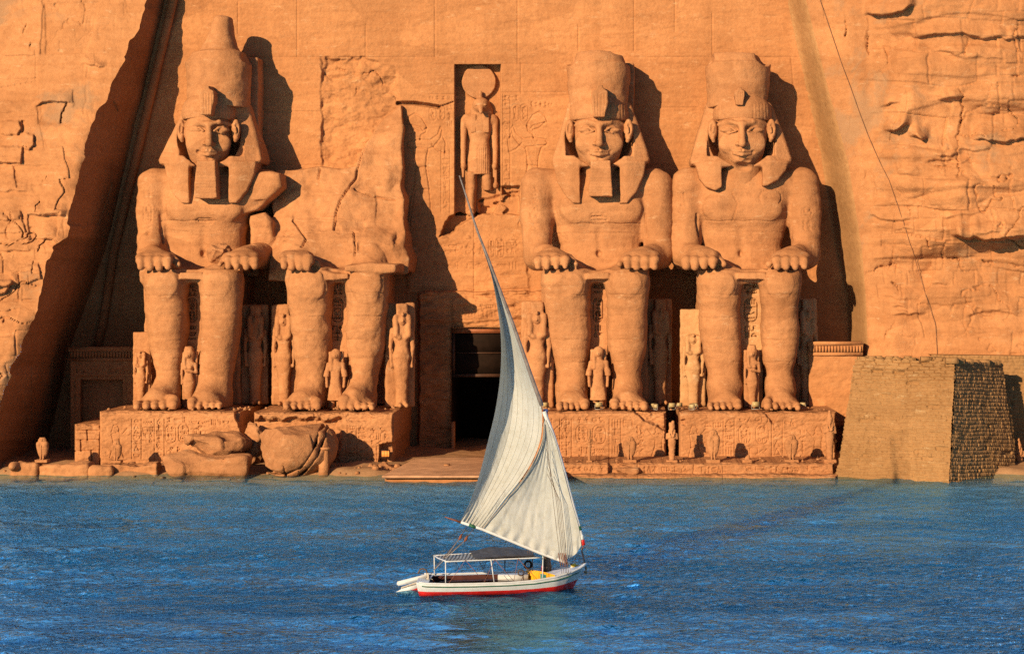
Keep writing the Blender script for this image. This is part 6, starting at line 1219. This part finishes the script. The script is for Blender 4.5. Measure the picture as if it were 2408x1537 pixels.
D = 51.95 + (.85 * np.sin(np.pi * sv ** .8) ** 1.1 * np.sin(np.pi * np.clip(tv * .95 + .02, 0, 1)) ** .8 + .55 * (1 - sv) * np.sin(np.pi * tv)) - .012 * seam * ss(0, .25, tv) * ss(1, .9, tv) + .25 * ss(.75, 1.0, sv) * ss(.5, .62, tv) * ss(1, .9, tv)
D = D + .02 * fbm(PXs * .05, PYs * .02, 0, 3, 7) + .05 * ss(.88, 1.0, tv) * np.sin(sv * 46) * .5
sm = MB().grid(W(PXs, PYs, D)); so = sm.build("sail", canvas, fel, True)
nT2, nS2 = 150, 130; L2 = curve([(1278, 996), (1275, 1031), (1259, 1074), (1229, 1126), (1192, 1172), (1157, 1215), (1134, 1241)], nT2); R2 = curve([(1282, 985), (1300, 1022), (1318, 1082), (1343, 1178), (1362, 1245), (1367, 1281)], nT2)
Bt = curve([(1134, 1241), (1200, 1268), (1270, 1297), (1318, 1316), (1330, 1314), (1352, 1303), (1367, 1281)], nS2)
s2 = np.linspace(0, 1, nS2)[None, :]; t2 = np.linspace(0, 1, nT2)[:, None]
bx = (Bt[:, 0] - (Bt[0, 0] * (1 - s2[0]) + Bt[-1, 0] * s2[0]))[None]; by = (Bt[:, 1] - (Bt[0, 1] * (1 - s2[0]) + Bt[-1, 1] * s2[0]))[None]
PX2 = L2[:, :1] * (1 - s2) + R2[:, :1] * s2 + t2 ** 1.3 * bx; PY2 = L2[:, 1:] * (1 - s2) + R2[:, 1:] * s2 + t2 ** 1.3 * by
D2 = 51.86 + .22 * np.sin(np.pi * s2) * np.sin(np.pi * t2) - .012 * np.abs(np.sin(np.pi * s2 * 9 + .6 * np.sin(t2 * 4))) * t2 - .02 * np.sin(s2 * 55) * ss(.55, 0, t2) * t2 * 3 + .012 * fbm(PX2 * .06, PY2 * .03, 0, 3, 8) + .03 * np.sin(s2 * 60) * ss(.9, 1, t2)
MB().grid(W(PX2, PY2, D2)).build("lower_sail", canvas, fel, True)
seams = MB()
stitch = plain("sail stitching", (.385, .405, .39), .9, .1)
for k in range(1, 9):
    i = int(k / 8.6 * nS); 
    if i < nS - 2: MB().tube(W(PXs[18:-2:3, i], PYs[18:-2:3, i], D[18:-2:3, i] - .012), .0032, 4).build("seam", stitch, so, True)
MB().tube(W(L2[:, 0] + 1.0, L2[:, 1], 51.80), .014, 5).build("lift_rope", rope_l, fel, True)
# running rigging
def wl(P, r, mat, nm="rope"): P = np.array(P, float); MB().tube(W(P[:, 0], P[:, 1], P[:, 2]), r, 5).build(nm, mat, fel, True)
for x1, y1, x0, y0 in ((1098, 1236, 1083, 1262), (1116, 1240, 1096, 1266)):
    wl([(x1, y1, DBm), (x0, y0, 51.8)], .009, rope_d, "sheet"); MB().tube(W([x0 + 3, x0, x0 - 4], [y0 - 7, y0, y0 + 7], 51.8), [.015, .05, .02], 7).build("pulley_block", wood_f, fel, True)
    for o_ in (0, 3): wl([(x0 - 2, y0 + 3, 51.8), (1036 + o_, 1318 + o_, 51.72), (1018, 1342, 51.7), (1008, 1357, 51.7)], .009, rope_l if o_ else rope_d, "sheet")
for x0, x1 in ((1290, 1322), (1299, 1327), (1302, 1331), (1306, 1334), (1309, 1338)):
    wl([(1283 + (x0 - 1290) * .2, 1000 + (x0 - 1290) * 6, 51.72), (x0 + (x1 - x0) * .35, 1180, 51.6), (x1 - 3, 1330, 51.55), (x1, 1352, 51.6)], .0065, rope_d, "shroud"); wl([(x1 - 9, 1299, 51.57), (x1 - 3, 1332, 51.56)], .012, rope_r, "shroud_tackle")
for x in (1241, 1246, 1252): wl([(x, 1293, 52.2), (x + 1, 1340, 52.3)], .008, rope_d, "halyard")
wl([(1276, 1297, 52.0), (1276, 1345, 52.2)], .030, green, "mast_stay"); wl([(1276, 1330, 51.98), (1275.5, 1345, 52.16)], .034, red, "mast_stay_band"); MB().tube(W([1289, 1290], [1298, 1342], 52.5), [.05, .10], 8).build("mast_step", plain("brown timber", (.22, .11, .05), .7, .3), fel, True)
wl([(1371, 1284, DY), (1368, 1296, 52.2), (1372, 1310, 52.4), (1376, 1325, 52.6)], .022, rope_r, "tack_rope"); wl([(1366, 1288, DY), (1372, 1302, 52.3), (1374, 1322, 52.5)], .014, rope_l, "tack_rope"); wl([(1363, 1298, 52.1), (1346, 1322, 52.0)], .006, rope_d, "tack_line")
rb = MB()
for i in range(6): wl([(1374 + i * .8, 1322, 52.55), (1379 - i * .6, 1334, 52.5), (1376 + i, 1348, 52.5), (1373 + i, 1342 + i, 52.5)], .018, rope_l if i % 2 else plain("straw rope", (.36, .20, .09), .9, .2), "bow_rope")
wl([(1197, 1292, 52.9), (1189, 1322, 52.9)], .006, rope_d, "aerial"); wl([(1187, 1315, 52.8), (1187, 1342, 52.8)], .016, plain("navy fitting", (.03, .04, .09), .6), "hanging_fitting")
# things hanging or lying in the boat
an = np.linspace(0, 2 * np.pi, 37); c_ = W(1242, 1327, 52.2)
ty = MB().tube(np.stack([c_[0] + .098 * np.cos(an), c_[1] + .03 * np.cos(an), c_[2] + .105 * np.sin(an)], -1), .032, 10).build("tyre", tyre_m, None, True, loc=c_ - (0, 0, .13)); tag(ty, "black rubber tyre hung by the mast of the felucca", "tyre")
an2 = np.linspace(0, 2 * np.pi * 3, 90); cc = W(1225, 1346, 52.3)
tag(MB().tube(np.stack([cc[0] + .085 * np.cos(an2), cc[1] + .03 * an2 / 9, cc[2] + .085 * np.sin(an2)], -1), .016, 6).build("rope_coil", rope_d, None, True, loc=cc), "coil of dark rope beside the yellow bulkhead in the felucca", "rope")
v = Vol(W(1340, 1334, 52.3) - (0, .1, .02), W(1368, 1322, 52.3) + (0, .3, .05), .012); c_ = W(1353, 1329.5, 52.4); v.ell(c_, (.13, .09, .05)); v.ell(c_ + (-.05, 0, .02), (.06, .06, .05), .03); v.rough(.02, 14, 5); Vv, Qq = v.mesh()
tag(mk("yellow_bundle", Vv, Qq, plain("mustard cloth", (.50, .38, .04), .8, .3, 20), None, True, c_ - (0, 0, .05)), "small mustard-yellow bundle lying on the felucca's foredeck", "bundle")
